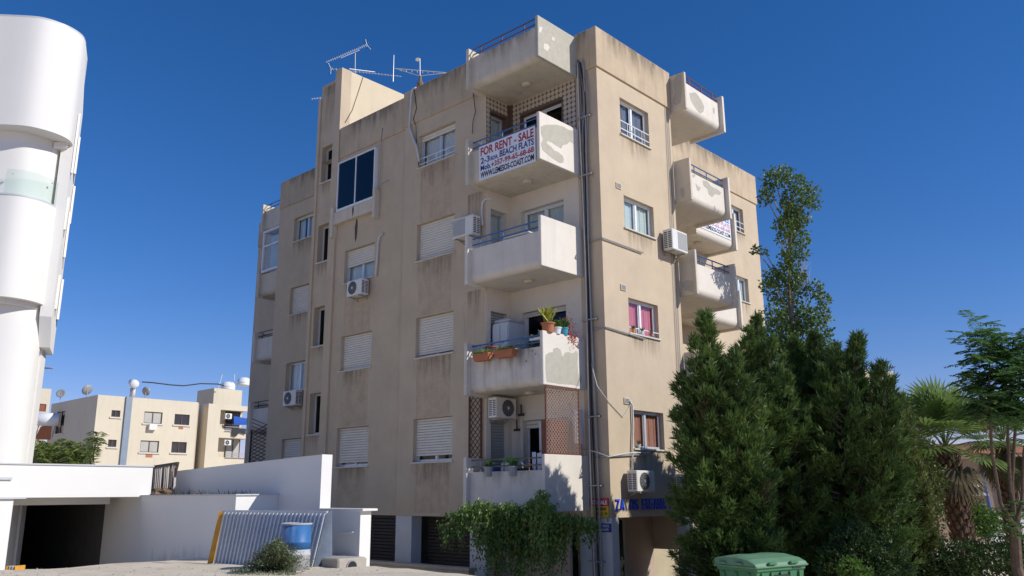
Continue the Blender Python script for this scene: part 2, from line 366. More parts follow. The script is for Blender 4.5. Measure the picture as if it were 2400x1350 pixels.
# tiles, one mesh shared
def tile_mesh(fr0):
    mb = MB(); R_ = .07; k = .04
    o = [(-R_ + k, -R_), (R_ - k, -R_), (R_, -R_ + k), (R_, R_ - k), (R_ - k, R_), (-R_ + k, R_), (-R_, R_ - k), (-R_, -R_ + k)]
    i = [(x * .82, y * .82) for x, y in o]
    V = [fr0.p(a, 0, z) for a, z in o] + [fr0.p(a, .007, z) for a, z in i]
    mb.add(V, [tuple(range(8, 16))] + [(q, (q + 1) % 8, 8 + (q + 1) % 8, 8 + q) for q in range(8)])
    me = bpy.data.meshes.new('tile'); me.from_pydata(mb.v, [], mb.f); me.materials.append(TILE); return me
for fr, par, a0, a1, dr in ((FX(0), tb, .76, 3.27, door[3]), (FY(3.28), ti, -1.0, -.01, idoor[3])):
    me = tile_mesh(Fr((0, 0, 0), fr.a, fr.b)); n = int((a1 - a0) / .15)
    for i in range(n):
        for j in range(14):
            a = a0 + .075 + .15 * i; z = 13.93 - .15 * j
            if dr[0] - .055 < a < dr[1] + .055 and z < dr[3] + .055: continue
            t = bpy.data.objects.new('tile', me); col.objects.link(t); t.parent = par; t.location = fr.p(a, .002, z) - ORG[par.name]
# right side and back
rearw = [(11.45, 12.6, 3.65, 4.64), (11.45, 12.6, 6.7, 7.65), (11.5, 12.6, 9.68, 10.65), (11.4, 12.6, 12.5, 13.52)]
mb = MB(); mb.quad((3.75, 0, 1), (3.75, 2.25, 1), (3.75, 2.25, ZB), (3.75, 0, ZB)); W_(mb)
rback = [(4.3, 5.6, 2.13 + 3 * k + .17, 2.13 + 3 * k + 2.34) for k in range(4)]
W_(wall(FY(2.25), 3.75, 13.8, G0, ZB, rearw + rback))
mb = MB(); mb.quad((13.8, 2.25, G0), (13.8, 14, G0), (13.8, 14, ZB), (13.8, 2.25, ZB)); mb.quad((13.8, 14, G0), (9, 22.4, G0), (9, 22.4, ZB), (13.8, 14, ZB)); mb.quad((9, 22.4, G0), (XF, 22.4, G0), (XF, 22.4, ZB), (9, 22.4, ZB))
mb.quad((XF, 16.85, G0), (XL, 16.85, G0), (XL, 16.85, ZB), (XF, 16.85, ZB)); mb.quad((XL, 12.2, 1), (XS, 12.2, 1), (XS, 12.2, ZB), (XL, 12.2, ZB))
W_(mb)
mb = MB(); mb.box(XM, XR + .001, 6.95, 6.96, Z0, ZB); mb.box(XR, XR + .12, 6.945, 6.955, Z0, ZB); W_(mb)
# stair tower top with the sunlit side wall, and its corner fin
mb = MB(); mb.box(-.97, -.55, 10.62, 11.0, 1.5, 17.58); W_(mb, WALL, 'corner_fin')
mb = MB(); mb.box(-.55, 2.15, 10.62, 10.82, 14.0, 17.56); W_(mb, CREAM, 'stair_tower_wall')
mb = MB(); mb.box(XS + .001, 2.15, 10.82, 12.1, 16.7, 16.95); mb.box(XS, XS + .2, 11.0, 12.14, 16.95, 17.42); mb.box(2.0, 2.15, 10.82, 12.1, 14, 17.3); W_(mb, PARA, 'stair_tower_top')
# parapets (each stands 5 cm proud of the wall below)
def parapet(fr, a0, a1, top, e0=0, e1=0):
    mb = MB(); mb.bbox(a0 - e0, a1 + e1, -.2, .05, ZB, top, fr, .012); return mb.build('parapet', PARA, bld)
parapet(FX(XF), 19.9, 22.4, 15.25); parapet(FX(XL), 12.3, 16.85, 15.22); parapet(FX(XM), 7.0, 10.6, 15.2)
parapet(FX(XR), 3.36, 6.94, ZT, 0, .06); parapet(FX(0), .2, .72, ZT); parapet(FY(0), 0, 3.75, ZT, .05, 0); parapet(FY(2.25), 3.95, 13.8, 15.27, 0, .05)
mb = MB(); mb.box(13.6, 13.84, 2.48, 14, ZB, 15.2); mb.box(3.55, 3.74, .22, 2.2, ZB, 15.2); mb.build('parapet', PARA, bld)
plan = [(XF, 22.4), (XF, 16.85), (XL, 16.85), (XL, 12.16), (XS, 12.16), (XS, 10.62), (XM, 10.62), (XM, 6.95), (XR, 6.95), (XR, 3.28), (0, 3.28), (0, 0), (3.75, 0), (3.75, 2.25), (13.8, 2.25), (13.8, 14), (9, 22.4)]
mb = MB(); mb.quad(*[(x, y, 14.3) for x, y in plan]); mb.build('roof', CONC, bld)
mb = MB(); mb.quad(*[(x, y, Z0 + .004) for x, y in plan]); mb.build('pilotis_ceiling', SOFF, bld)

# coarser roughcast fields below the windows
for fr_, ws, a0_, a1_ in ((FX(XR), col3, 4.72, 6.14), (FX(XM), col2, 8.6, 10.0)):
    zz_ = [2.0] + [o[3] + .03 for o in ws]
    for k, o in enumerate(ws): q = MB(); q.bbox(a0_, a1_, -.01, .006, zz_[k] + (.03 if k == 0 else 0), o[2] - .1, fr_, .003); q.build('roughcast_field', WALLD, bld)
# ---- windows
w = window
for k, o in enumerate(col3): w(bld, FX(XR), *o[:4], shut=(.86, .93, 1.0, .17)[k], curt=((.03, .48), (.55, .97)) if k == 3 else None, bars=(.12, .3) if k == 3 else None)
for k, o in enumerate(col2): w(bld, FX(XM), *o[:4], shut=(.9, .97, .5)[k], curt=((.02, .98),) if k == 2 else None, curtm=FROST)
for k, o in enumerate(col1): w(bld, FX(XL), *o[:4], shut=(1.0, 0, 1.0, .1)[k], curt=(None, ((.05, .98),), None, ((.05, .6), (.72, .98)))[k], curtm=(None, CURT, None, FROST)[k])
for k, o in enumerate(colr): w(bld, FY(0), *o[:4], depth=.19, frame=(ALU, WALU, WALU, WALU)[k], curt=(((0, 1),), ((.0, 1),), ((0, 1),), ((0, .46), (.54, 1)))[k], curtm=(CURTR, CURTP, FROST, CURTG)[k], bars=(None, (.16,), None, (.18, .42))[k])
for k, o in enumerate(stw): w(bld, FX(XS), 11.06, 11.95, o[2], o[3], depth=.28, gl=GLASSD, sill=False, split=.35)
for k, o in enumerate(stw):
    q = MB(); q.bbox(11.02, 12.0, -.27, .05, o[2] - .05, o[2] - .001, FX(XS), .008); q.build('sill', SILL, bld)
for k, o in enumerate(farw): w(bld, FX(XF), *o[:4], shut=(1.0, .25)[k], sill=False, curt=(None, ((.1, .9),))[k])
for k, o in enumerate(rearw): w(bld, FY(2.25), *o[:4], depth=.19, frame=WALU, curt=((.4, 1),), curtm=FROST if k < 3 else CURTG, bars=(.2, .42) if k == 3 else None)
for k, o in enumerate(rback): w(bld, FY(2.25), *o[:4], gl=GLASSD, sill=False)
for k, o in enumerate(door): w(bld, FX(0), *o[:4], sill=False, frame=WALU if k else ALU, shut=(.1, .06, 0, 0)[k], curt=(None, ((.45, .98),), ((0, 1),), ((.5, 1),))[k], curtm=(None, CURTG, FROST, CURTG)[k], gl=(GLASSD, GLASSD, GLASS, GLASSD)[k])
for k, o in enumerate(idoor): w(bld, FY(3.28), *o[:4], sill=False, split=.96, shut=(1.0, .5, 0, 0)[k], shutm=SHUTG, curt=((0, 1),) if k >= 2 else None, curtm=FROST)
# glazed-in balcony of the middle bay
q = MB(); fr = FX(XM)
q.box(8.45, 8.5, -.1, .14, 12.02, 13.83, fr); q.box(10.48, 10.53, -.1, .14, 12.02, 13.83, fr); q.box(8.5, 10.48, -.1, .14, 13.78, 13.83, fr); q.box(8.5, 10.48, -.1, .14, 12.02, 12.1, fr); q.box(9.475, 9.525, .06, .135, 12.1, 13.78, fr)
eb = q.build('glazed_balcony', WALU, bld)
q = MB(); q.box(8.5, 9.475, .1, .115, 12.1, 13.78, fr); q.build('pane', GLASSD, eb); q = MB(); q.box(9.525, 10.48, .1, .115, 12.1, 13.78, fr); q.build('pane', GLASSD, eb)
curtain_mesh(fr, 8.5, 10.48, .05, 12.1, 13.8, 14, .02).build('curtain', CURTN, eb)
q = MB(); q.box(8.42, 10.6, .0, .16, 11.58, 12.0, fr); q.build('balcony_front', OFFW, eb)
q = MB(); q.bbox(8.3, 8.42, .0, .22, 11.3, 12.3, fr, .01); q.build('side_fin', OFFW, eb); q = MB(); q.bbox(10.6, 10.74, .0, .22, 11.12, 12.2, fr, .01); q.build('side_fin', OFFW, eb)
STAIN = mat('soot_stain', (.10, .085, .07), .95, .5, 9)
q = MB(); pts = [(9.5, 12.0), (9.56, 11.9), (9.53, 11.6), (9.60, 11.3), (9.57, 10.9), (9.52, 10.75), (9.46, 10.95), (9.44, 11.4), (9.47, 11.8)]
q.prism([fr.p(a, .17 if z > 11.57 else .003, z) for a, z in pts[:3] + pts[-1:]], (-.002, 0, 0)); q.prism([fr.p(a, .003, min(z, 11.57)) for a, z in pts[2:]], (-.002, 0, 0)); q.build('soot_stain', STAIN, eb)
# glazed balcony at the far left end
q = MB(); fr = FX(1.62)
A0, A1 = 17.0, 19.62
q.box(A1 - .08, A1, -.05, .06, 12.0, 13.9, fr); q.box(A0, A1 - .08, -.05, .06, 13.82, 13.9, fr); q.box(A0, A1 - .08, -.05, .06, 13.15, 13.23, fr); q.box(A0, A1 - .08, -.05, .06, 12.0, 12.1, fr); q.box(18.2, 18.28, -.05, .055, 12.1, 13.82, fr)
eb = q.build('glazed_balcony', WALU, bld)
q = MB(); q.box(A0, A1 - .08, -.02, -.01, 12.1, 13.82, fr); q.build('pane', GLASS, eb); q = MB(); q.box(A0, A1, -.4, -.38, 12.1, 13.8, fr); q.build('blind', FROST, eb)

# rain stains running down from sills and parapets: thin films with ragged streaks
def film(name, c, amount, lo=.42, hi=.66, sc=(7, 7, .55)):
    m, N, L, P = nodes(name); out = N['Material Output']; P.inputs['Base Color'].default_value = (*c, 1); P.inputs['Roughness'].default_value = .95
    g = N.new('ShaderNodeNewGeometry'); mp = N.new('ShaderNodeMapping'); mp.inputs['Scale'].default_value = sc; L.new(g.outputs['Position'], mp.inputs[0])
    n = N.new('ShaderNodeTexNoise'); n.inputs['Scale'].default_value = 1.3; n.inputs['Detail'].default_value = 6; n.inputs['Roughness'].default_value = .6; L.new(mp.outputs[0], n.inputs['Vector'])
    at = N.new('ShaderNodeAttribute'); at.attribute_name = 'fade'
    ad = N.new('ShaderNodeMath'); ad.operation = 'MULTIPLY_ADD'; ad.inputs[1].default_value = .22; L.new(at.outputs['Fac'], ad.inputs[0]); L.new(n.outputs[0], ad.inputs[2])
    mr = N.new('ShaderNodeMapRange'); mr.inputs[1].default_value = lo + .12; mr.inputs[2].default_value = hi + .16; mr.inputs[3].default_value = 0; mr.inputs[4].default_value = amount; L.new(ad.outputs[0], mr.inputs[0])
    mu = N.new('ShaderNodeMath'); mu.operation = 'MULTIPLY'; L.new(mr.outputs[0], mu.inputs[0]); L.new(at.outputs['Fac'], mu.inputs[1])
    tr = N.new('ShaderNodeBsdfTransparent'); mx = N.new('ShaderNodeMixShader'); L.new(mu.outputs[0], mx.inputs[0]); L.new(tr.outputs[0], mx.inputs[1]); L.new(P.outputs[0], mx.inputs[2]); L.new(mx.outputs[0], out.inputs[0])
    return m
STN = film('rain_stain', (.18, .135, .09), .4); STG = film('parapet_grime', (.15, .125, .095), .5, .4, .64, (4, 4, .7)); STW = film('white_wall_dirt', (.38, .34, .28), .5, .45, .7, (3, 3, .8))
def stain(fr, a0, a1, z0, z1, b, m, par, rev=False):
    V = []; F = []; fd = []; nA = 8; nZ = 4
    for i in range(nA + 1):
        for j in range(nZ + 1):
            x = i / nA; y = j / nZ; V.append(fr.p(a0 + (a1 - a0) * x, b, z0 + (z1 - z0) * y)); e = min(1, 5 * min(x, 1 - x)); fd.append((1 - y if rev else y) ** .8 * e)
    q = MB(); q.add(V, [(i * (nZ + 1) + j, (i + 1) * (nZ + 1) + j, (i + 1) * (nZ + 1) + j + 1, i * (nZ + 1) + j + 1) for i in range(nA) for j in range(nZ)]); o = q.build('stain', m, par); at = o.data.attributes.new('fade', 'FLOAT', 'POINT'); at.data.foreach_set('value', fd); return o
for fr_, ws, dz in ((FX(XR), col3, .9), (FX(XM), col2, .8), (FX(XL), col1, .9), (FY(0), colr, .7), (FX(XS), stw, .7), (FY(2.25), rearw, .6)):
    for o in ws: stain(fr_, o[0] - .2, o[1] + .2, o[2] - dz, o[2] - .045, .009, STN, bld)
for fr_, a0_, a1_, zt_ in ((FX(XL), 12.3, 16.85, 15.2), (FX(XM), 7.0, 10.6, 15.18), (FX(XR), 3.36, 6.98, 15.25), (FY(0), -.03, 3.75, 15.25), (FY(2.25), 3.95, 13.8, 15.25), (FX(0), .2, .7, 15.25)): stain(fr_, a0_, a1_, zt_ - .75, zt_, .054, STG, bld)
stain(FX(XR), 3.3, 4.3, 6.4, 8.1, .004, STN, bld); stain(FX(XR), 3.3, 4.2, 9.4, 11.0, .004, STN, bld); stain(FX(XS), 11.0, 12.16, 15.2, 17.3, .004, STN, bld)
# ---- balconies
def balcony(fr, z, L, B, b0=0, h=1.32, fh=.95, finb=.9, rail=BLUE, wm=WHITE, pm=None, lamp=(.5, .5), dz=.13):
    """panel at a=0, fin at a=L, rounded front wall between; one part of the building with railing and lamp as sub-parts"""
    q = MB(); pr = []
    for k in range(9):
        t = math.pi / 2 * k / 8; pr.append((B - .32 + .2 * math.sin(t), .2 - .2 * math.cos(t)))
    pr = [(b0, 0)] + pr + [(B - .12, fh), (B - .24, fh), (B - .24, .15), (b0, .15)]
    n = len(pr); V = [fr.p(.1, b, z + c) for b, c in pr] + [fr.p(L, b, z + c) for b, c in pr]
    q.add(V, [tuple(range(n - 1, -1, -1)), tuple(range(n, 2 * n))] + [(i, (i + 1) % n, n + (i + 1) % n, n + i) for i in range(n)])
    bo = q.build('balcony', wm, bld)
    q = MB(); q.bbox(0, .1, max(b0, 0), B, z - .02, z + h, fr, .012); po = q.build('side_panel', pm or wm, bo)
    q = MB(); q.prism([fr.p(L, b, z + c) for b, c in ((finb, h - .02), (B + .02, h), (B + .02, -.06), (finb, -.09))], fr.a * .11); q.build('side_fin', wm, bo)
    if rail:
        q = MB(); bb = B - .18
        for zz in (fh + .13, fh + .3): q.tube([fr.p(.1, bb, z + zz), fr.p(L, bb, z + zz)], .02)
        for k in range(1, 4): q.tube([fr.p(.1 + (L - .1) * (k - .35) / 3, bb, z + fh - .02), fr.p(.1 + (L - .1) * (k - .35) / 3, bb, z + fh + .3)], .016)
        q.build('railing', rail, bo)
    if lamp:
        c = fr.p(L * lamp[0], B * lamp[1], z)
        q = MB(); q.lathe(c - Vector((0, 0, .085)), [(.06, 0), (.12, .01), (.135, .04), (.14, .085)], 18); q.build('ceiling_lamp', OFFW, bo, True)
    return bo, po
SZ = [2.13, 5.13, 8.13, 11.0, 13.95]
lst = []
for k, z in enumerate(SZ):
    fr = Fr((0, .64, 0), (0, 1, 0), (-1, 0, 0))
    lst.append(balcony(fr, z, 2.64, 1.72, 0, 1.2 if k == 4 else 1.32, .95, .98, (BROWNR, BLUE, BLUE, BLUE, RUST)[k], (WHITE, WHITED, WHITE, OFFW, OFFW)[k], (WHITE, WHITE, WHITE, WHITE, BARE)[k], (.5, .42)))
rst = []
for k, z in enumerate(SZ):
    if k == 0: continue
    fr = Fr((3.76, 0, 0), (1, 0, 0), (0, -1, 0))
    rst.append(balcony(fr, z, 2.3, .56, -2.24, 1.2 if k == 4 else 1.32, .95, -.7, (BLUE, BLUE, BLUE, BLUE, RUST)[k], WHITE, OFFW, (.25, -1.2)))
for k in (1, 2, 3):
    fr = Fr((6.75, 2.25, 0), (1, 0, 0), (0, -1, 0)); balcony(fr, SZ[k], 2.7, 1.2, 0, 1.32, .95, 0, BLUE, WHITE, OFFW, (.4, .5))
for k in (1, 2, 3, 4):
    fr = Fr((XF, 17.0, 0), (0, 1, 0), (-1, 0, 0)); balcony(fr, SZ[k], 2.72, 1.42, 0, 1.25, .95, 0, None if k == 3 else BLACKR, WHITE if k < 3 else OFFW, None, None)
for k, z in enumerate(SZ):
    if k != 2: stain(FX(0), .76, 3.26, z + .38, z + .95, 1.604, STW if k in (0, 3) else STG, lst[k][0])
# flaked paint: bare plaster patches, a few millimetres thick, at their own outlines
def patch(po, pts, m=BARE, off=(0, -.003, 0)):
    q = MB(); q.prism(pts, off); return q.build('flaked_patch', m, po)
z17 = lambda a, b: (1090 + a / 5.627, 690 + b / 5.627)
YP = .638
patch(lst[1][1], [onY(YP, *z17(a, b)) for a, b in ((1062, 800), (1105, 768), (1160, 757), (1168, 715), (1215, 700), (1258, 730), (1275, 790), (1293, 830), (1315, 770), (1355, 758), (1420, 778), (1465, 743), (1488, 775), (1482, 900), (1490, 1040), (1530, 1090), (1532, 1180), (1510, 1212), (1420, 1190), (1250, 1178), (1080, 1150), (1064, 1000))])
z18 = lambda a, b: (1100 + a / 8.436, 290 + b / 8.436)
patch(lst[3][1], [onY(YP, *z18(a, b)) for a, b in ((1415, 60), (1500, 20), (1730, 20), (1860, 60), (1960, 120), (2050, 140), (2075, 400), (1990, 345), (1930, 405), (1850, 420), (1815, 488), (1700, 415), (1640, 370), (1540, 330), (1530, 390), (1600, 440), (1680, 530), (1760, 560), (1850, 640), (1870, 710), (1855, 770), (1790, 775), (1640, 680), (1540, 590), (1450, 520), (1420, 400), (1460, 290), (1420, 200))])
z5 = lambda a, b: (1050 + a / 2.411, b / 2.411)
for pts in (((540, 245), (565, 250), (575, 270), (560, 290), (540, 275)), ((590, 205), (605, 215), (600, 235), (585, 225)), ((515, 150), (535, 155), (525, 185), (512, 180))): patch(lst[4][1], [onY(YP, *z5(a, b)) for a, b in pts], WHITE)
z8 = lambda a, b: (1340 + a / 2.11, 60 + b / 2.11)
FYR = -.44 + .0
for bo, pts in ((rst[3][0], ((582, 335), (610, 330), (625, 345), (640, 370), (655, 400), (652, 425), (635, 435), (618, 415), (600, 390), (588, 365))), (rst[2][0], ((648, 765), (670, 770), (690, 795), (720, 810), (738, 825), (733, 838), (710, 832), (695, 848), (678, 835), (672, 808), (652, 790))),
                (rst[2][0], ((598, 735), (612, 738), (606, 752), (597, 748))), (rst[2][0], ((612, 780), (625, 795), (638, 800), (630, 818), (620, 812))), (rst[3][0], ((698, 405), (706, 410), (707, 438), (699, 430)))):
    patch(bo, [onY(-.441, *z8(a, b)) for a, b in pts])
for po, pts in ((rst[3][1], ((500, 275), (520, 245), (540, 240), (545, 300), (540, 380), (515, 395), (500, 380), (510, 330))), (rst[2][1], ((540, 800), (552, 803), (560, 830), (555, 852), (540, 845), (536, 822))), (rst[1][1], ((545, 1280), (565, 1258), (600, 1262), (606, 1300), (600, 1318), (560, 1310)))):
    patch(po, [onX(3.759, *z8(a, b)) for a, b in pts], BARE, (-.003, 0, 0))

# ---- ground floor behind the columns
COLW = mat('white_column_paint', (.62, .62, .62), .85, .08, 2, .2, 40, .2)
TAN = mat('tan_entrance_wall', (.47, .37, .29), .9, .1, 2, .3, 50)
GARD = mat('dark_brown_slats', (.055, .045, .038), .6, .15, 5)
for (x0, x1, y0, y1) in ((XR + .01, XR + .4, 6.25, 6.95), (XR + .01, XR + .4, 8.55, 8.95), (XR + .01, XR + .4, 3.3, 3.9), (0, .3, 0, 1.0), (3.42, 3.74, .01, .3), (-.7, -.4, 11.2, 11.9)):
    q = MB(); q.bbox(x0, x1, y0, y1, G0, Z0, WF, .012); q.build('column', COLW, bld)
q = MB(); q.box(-.4, -.3, 1.0, 3.9, G0, Z0); W_(q, TAN)
shutter_mesh(FX(-.35), 3.9, 6.25, 0, G0, Z0, .09).build('dark_bay_slats', GARD, bld); shutter_mesh(FX(-.75), 6.95, 8.55, 0, G0, Z0, .09).build('dark_bay_slats', GARD, bld)  # dark brown slatted sheets across the ground-floor bays
q = MB(); q.box(-.4, -.3, 8.5, 16.8, G0, Z0); W_(q, CONC)
W_(wall(FY(1.3), .3, 3.75, G0, Z0), TAN); q = MB(); q.box(3.75, 8, 1.5, 1.6, G0, 2.2); W_(q, mat('ochre_wall', (.46, .39, .27), .9, .1, 2))
q = MB(); fr = FY(.55)
for a in (.5, 1.18): q.box(a, a + .06, 0, .06, G0, Z0, fr)
q.box(.56, 1.18, 0, .06, .78, .88, fr); q.box(.56, 1.18, 0, .06, 1.86, 1.94, fr)
eo = q.build('entrance_door', mat('bronze_frame', (.42, .35, .25), .5), bld); q = MB(); q.box(.56, 1.18, .02, .03, .88, 1.86, fr); q.box(.56, 1.18, .02, .03, G0, .78, fr); q.build('pane', GLASSD, eo)
q = MB(); q.box(-2.3, -2.1, 2.6, 7.6, -.6, .72); q.bbox(-2.34, -2.06, 2.55, 7.65, .72, .8, WF, .01); tag(q.build('garden_wall', CONC, origin=(-2.2, 5, -.5)), 'low stained concrete wall in front of the dark ground floor bays', 'wall')

# ================================================================== THINGS ON THE BUILDING
# ---- air conditioners: a along the wall, b outwards; a=0 is the end seen from the street
def ac_unit(fr, a0, z0, label, w=.8, h=.55, d=.3, gap=.08, style='fan', fan_a=.42, brand=None, louv=True):
    t = thing('air_conditioner', label, 'air conditioner', fr.p(a0 + w / 2, 0, z0), 'outdoor air conditioner units')
    q = MB(); q.bbox(a0, a0 + w, gap, gap + d, z0, z0 + h, fr, .018); q.build('casing', ACW, t)
    F = gap + d + .003
    if style == 'fan':
        c = fr.p(a0 + w * fan_a, F, z0 + h * .5); R_ = h * .41
        q = MB(); q.lathe(c, [(R_, -.004), (R_, .004)], 28, fr.b); q.build('fan_opening', ACD, t)
        q = MB()
        for k in range(1, 6):
            r0 = R_ * k / 5.2; P = [c + fr.b * .012 + fr.a * (r0 * math.cos(x)) + Vector((0, 0, r0 * math.sin(x))) for x in np.linspace(0, 2 * math.pi, 25)]
            q.tube(P, .005, 4, False)
        for k in range(6):
            x = k * math.pi / 6; q.tube([c + fr.b * .012 + fr.a * (s * R_ * math.cos(x)) + Vector((0, 0, s * R_ * math.sin(x))) for s in (-1, 1)], .004, 4)
        tag(q.build('fan_grille', ACG, t), kind='stuff')
        q = MB(); q.lathe(c + fr.b * .012, [(R_ * .2, 0), (R_ * .16, .012)], 14, fr.b); q.build('fan_hub', ACW, t)
    else:
        q = MB(); x0, x1 = a0 + w * .36, a0 + w * .96
        q.box(x0, x1, F - .004, F, z0 + h * .1, z0 + h * .92, fr); q.build('grille_back', ACG, t)
        q = MB()
        for k in range(15): zz = z0 + h * (.12 + .055 * k); q.box(x0, x1, F, F + .006, zz, zz + .008, fr)
        tag(q.build('grille_slats', ACW, t), kind='stuff')
    if louv:
        q = MB()
        for i in range(2):
            for k in range(9):
                b0 = gap + .04 + i * d * .45; zz = z0 + .06 + k * (h - .12) / 9; q.box(a0 - .002, a0 + .002, b0, b0 + d * .34, zz, zz + (h - .12) / 9 * .55, fr)
        tag(q.build('side_louvres', ACD, t), kind='stuff')
    for a in (a0 + w * .18, a0 + w * .82):
        q = MB(); q.bar(fr.p(a, 0, z0 - .02), fr.p(a, gap + d, z0 - .02), .03); q.bar(fr.p(a, 0, z0 - .02), fr.p(a, 0, z0 - .12), .03); q.bar(fr.p(a, .01, z0 - .11), fr.p(a, gap + d * .5, z0 - .035), .02); q.build('bracket', PIPE, t)
    if brand:
        q = MB(); q.lathe(fr.p(a0 + w * .2, F, z0 + h * .62), [(.055, -.003), (.055, .001)], 14, fr.b); q.build('badge', T_RED, t)
    return t
ac_unit(FY(0), 2.84, 9.3, 'beige air conditioner high on the sunlit face beside the upper right balconies', .82, .62, .32, style='grille')
ac_unit(FY(0), .6, 2.56, 'air conditioner with round fan just above the blue letters', .8, .52, .3)
ac_unit(FY(0), 2.86, 2.5, 'air conditioner half hidden by the conifer above the end of the blue letters', .8, .52, .3)
ac_unit(FX(XR), 3.42, 9.62, 'white air conditioner on brackets beside the third balcony, next to a white pipe', .86, .58, .32, style='grille')
ac_unit(FX(XM), 8.62, 8.78, 'white air conditioner below the half shuttered window of the middle bay', .78, .52, .3, fan_a=.6)
ac_unit(FX(XL), 14.4, 5.78, 'white air conditioner with round fan below a curtained window near the left end', .85, .56, .3, fan_a=.6)
ac_unit(FX(XL), 16.0, 3.0, 'air conditioner with round fan and red badge low at the left end of the block', .85, .58, .3, fan_a=.65, brand=True)
ac_unit(FY(3.28), -1.02, 4.5, 'air conditioner hung under the ceiling of the lowest balcony', .8, .55, .3, fan_a=.58)

# ---- pipes and cables
def cable(name, pts, r, m, label, cat='cable', group=None, n=6):
    q = MB(); q.tube(pts, r, n); o = q.build(name, m, origin=pts[-1], smooth=True); return tag(o, label, cat, group)
def wob(p, q, n=14, amp=.02, seed=0):
    r = random.Random(seed); p = Vector(p); q = Vector(q); out = []
    for i in range(n + 1):
        t = i / n; out.append(p.lerp(q, t) + Vector((0, r.uniform(-1, 1) * amp if 0 < i < n else 0, 0)))
    return out
pb = thing('pipe_bundle', 'bundle of grey and black pipes running down the corner pier beside the balconies', 'pipes', (-.1, .5, G0))
for k in range(9):
    y0 = .60 - .024 * k; y1 = .56 - .035 * k; x = -.03 - .03 * (k % 3)
    top = 14.55 - .12 * (k % 3); pts = []
    for i in range(29):
        t = i / 28; z = top + (G0 - top) * t
        y = y0 + (y1 - y0) * t + .035 * math.sin(t * 9 + k * .5) * (1 - .5 * t) - .12 * math.sin(min(1, t * 6) * math.pi) * (k % 2)
        pts.append((x, y, z))
    pts = [(x * .2, pts[0][1], top + .03)] + pts
    q = MB(); q.tube(pts, (.018, .014, .022)[k % 3], 6); q.build('pipe', (PIPE, BLKC, PIPEL, PIPE)[k % 4], pb, True)
for z in (12.6, 10.9, 6.9, 4.4, 2.7, .9):
    q = MB(); q.box(-.13, 0, .2, .66, z, z + .03); q.build('clamp', PIPE, pb)
for k, (z, xe, ze) in enumerate(((9.05, 1.83, 9.03), (6.67, 1.74, 6.58), (3.42, 1.7, 3.52))):
    cable('conduit', [(-.05, .4, z - .02), (-.05, -.03, z), (-.02, -.05, z), (.05, -.05, z), (xe, -.05, ze)], .022, PIPE, 'grey conduit wrapped round the corner below the ' + ('third floor', 'second floor', 'first floor')[k] + ' kitchen window', 'pipe')
cable('pipe', [onX(-.1, *p) for p in ((1365, 1052), (1400, 1060), (1427, 1071))] + [onY(-.1, *p) for p in ((1470, 1062), (1522, 1060))], .016, PIPEL, 'pale plastic pipe crossing the corner at first floor level', 'pipe')
z6 = lambda a, b: (1050 + a / 3, 450 + b / 3)
cable('drain_pipe', [onX(-1.05, *z6(a, b)) for a, b in ((305, 55), (295, 44), (265, 48), (242, 75), (237, 130), (240, 190), (243, 235))], .032, PIPEL, 'white hooked pipe above the air conditioner beside the third balcony', 'pipe')
z3 = lambda a, b: (560 + a * .41488, 80 + b * .41488)
cable('drain_pipe', [onX(-1.08, *z3(a, b)) for a, b in ((1000, 305), (985, 308), (975, 340), (968, 440), (963, 530), (985, 590), (1005, 640), (1018, 720))], .04, PIPEL, 'white pipe hooked over the parapet beside the top left window', 'pipe')
cable('cable', [onX(-1.07, *z3(a, b)) for a, b in ((990, 310), (1003, 420), (985, 480), (1000, 520), (1003, 660), (1015, 745))], .012, BLKC, 'black cable hanging from the parapet beside the white hooked pipe')
cable('drain_pipe', [onX(-.95, *z3(a, b)) for a, b in ((815, 1125), (795, 1140), (786, 1180), (780, 1290), (772, 1370))], .035, PIPEL, 'white pipe curving down to the air conditioner of the middle bay', 'pipe')
cable('antenna_cable', [onX(-.95, *z3(a, b)) for a, b in ((811, 530), (800, 640), (802, 740), (790, 880))], .014, PIPE, 'thin rod with round tip fixed beside the large glazed balcony')
cable('bracket_rod', [onX(-1.1, *z3(a, b)) for a, b in ((785, 855), (845, 826))], .02, PIPE, 'short rusty rod sticking out beside the large glazed balcony', 'rod')
cable('cable', [onY(10.61, *z3(a, b)) for a, b in ((702, 240), (670, 340), (640, 430), (600, 500))], .012, BLKC, 'black cable hanging down the sunlit stair tower wall')
cable('cable', [onX(-1.08, *z5(a, b)) for a, b in ((140, 510), (148, 570), (155, 630), (140, 690), (138, 755))], .012, BLKC, 'black cable dangling left of the tiled balcony')
for k in range(3):
    cable('cable', wob((3.45 + .09 * k, -.02, 14.6), (3.3 + .1 * k, -.02, 3.0), 16, .0, k), .008, PIPE, ('leftmost', 'middle', 'rightmost')[k] + ' of three thin cables hanging down the sunlit face beside the right balconies', 'cable', 'thin cables by the right balconies')
q = [onY(-.02, *p) for p in ((1388, 860), (1400, 905), (1425, 940), (1460, 978), (1475, 955), (1478, 940))]; q[0] = onX(-.05, 1385, 850)
cable('cable', q, .01, PIPEL, 'pale cable swinging from the pipe bundle across the corner')
cable('drain_pipe', [onY(-.05, *p) for p in ((1476, 940), (1482, 950), (1484, 1000), (1482, 1060), (1482, 1105))], .028, PIPEL, 'white pipe down to the air conditioner left of the lowest kitchen window', 'pipe')
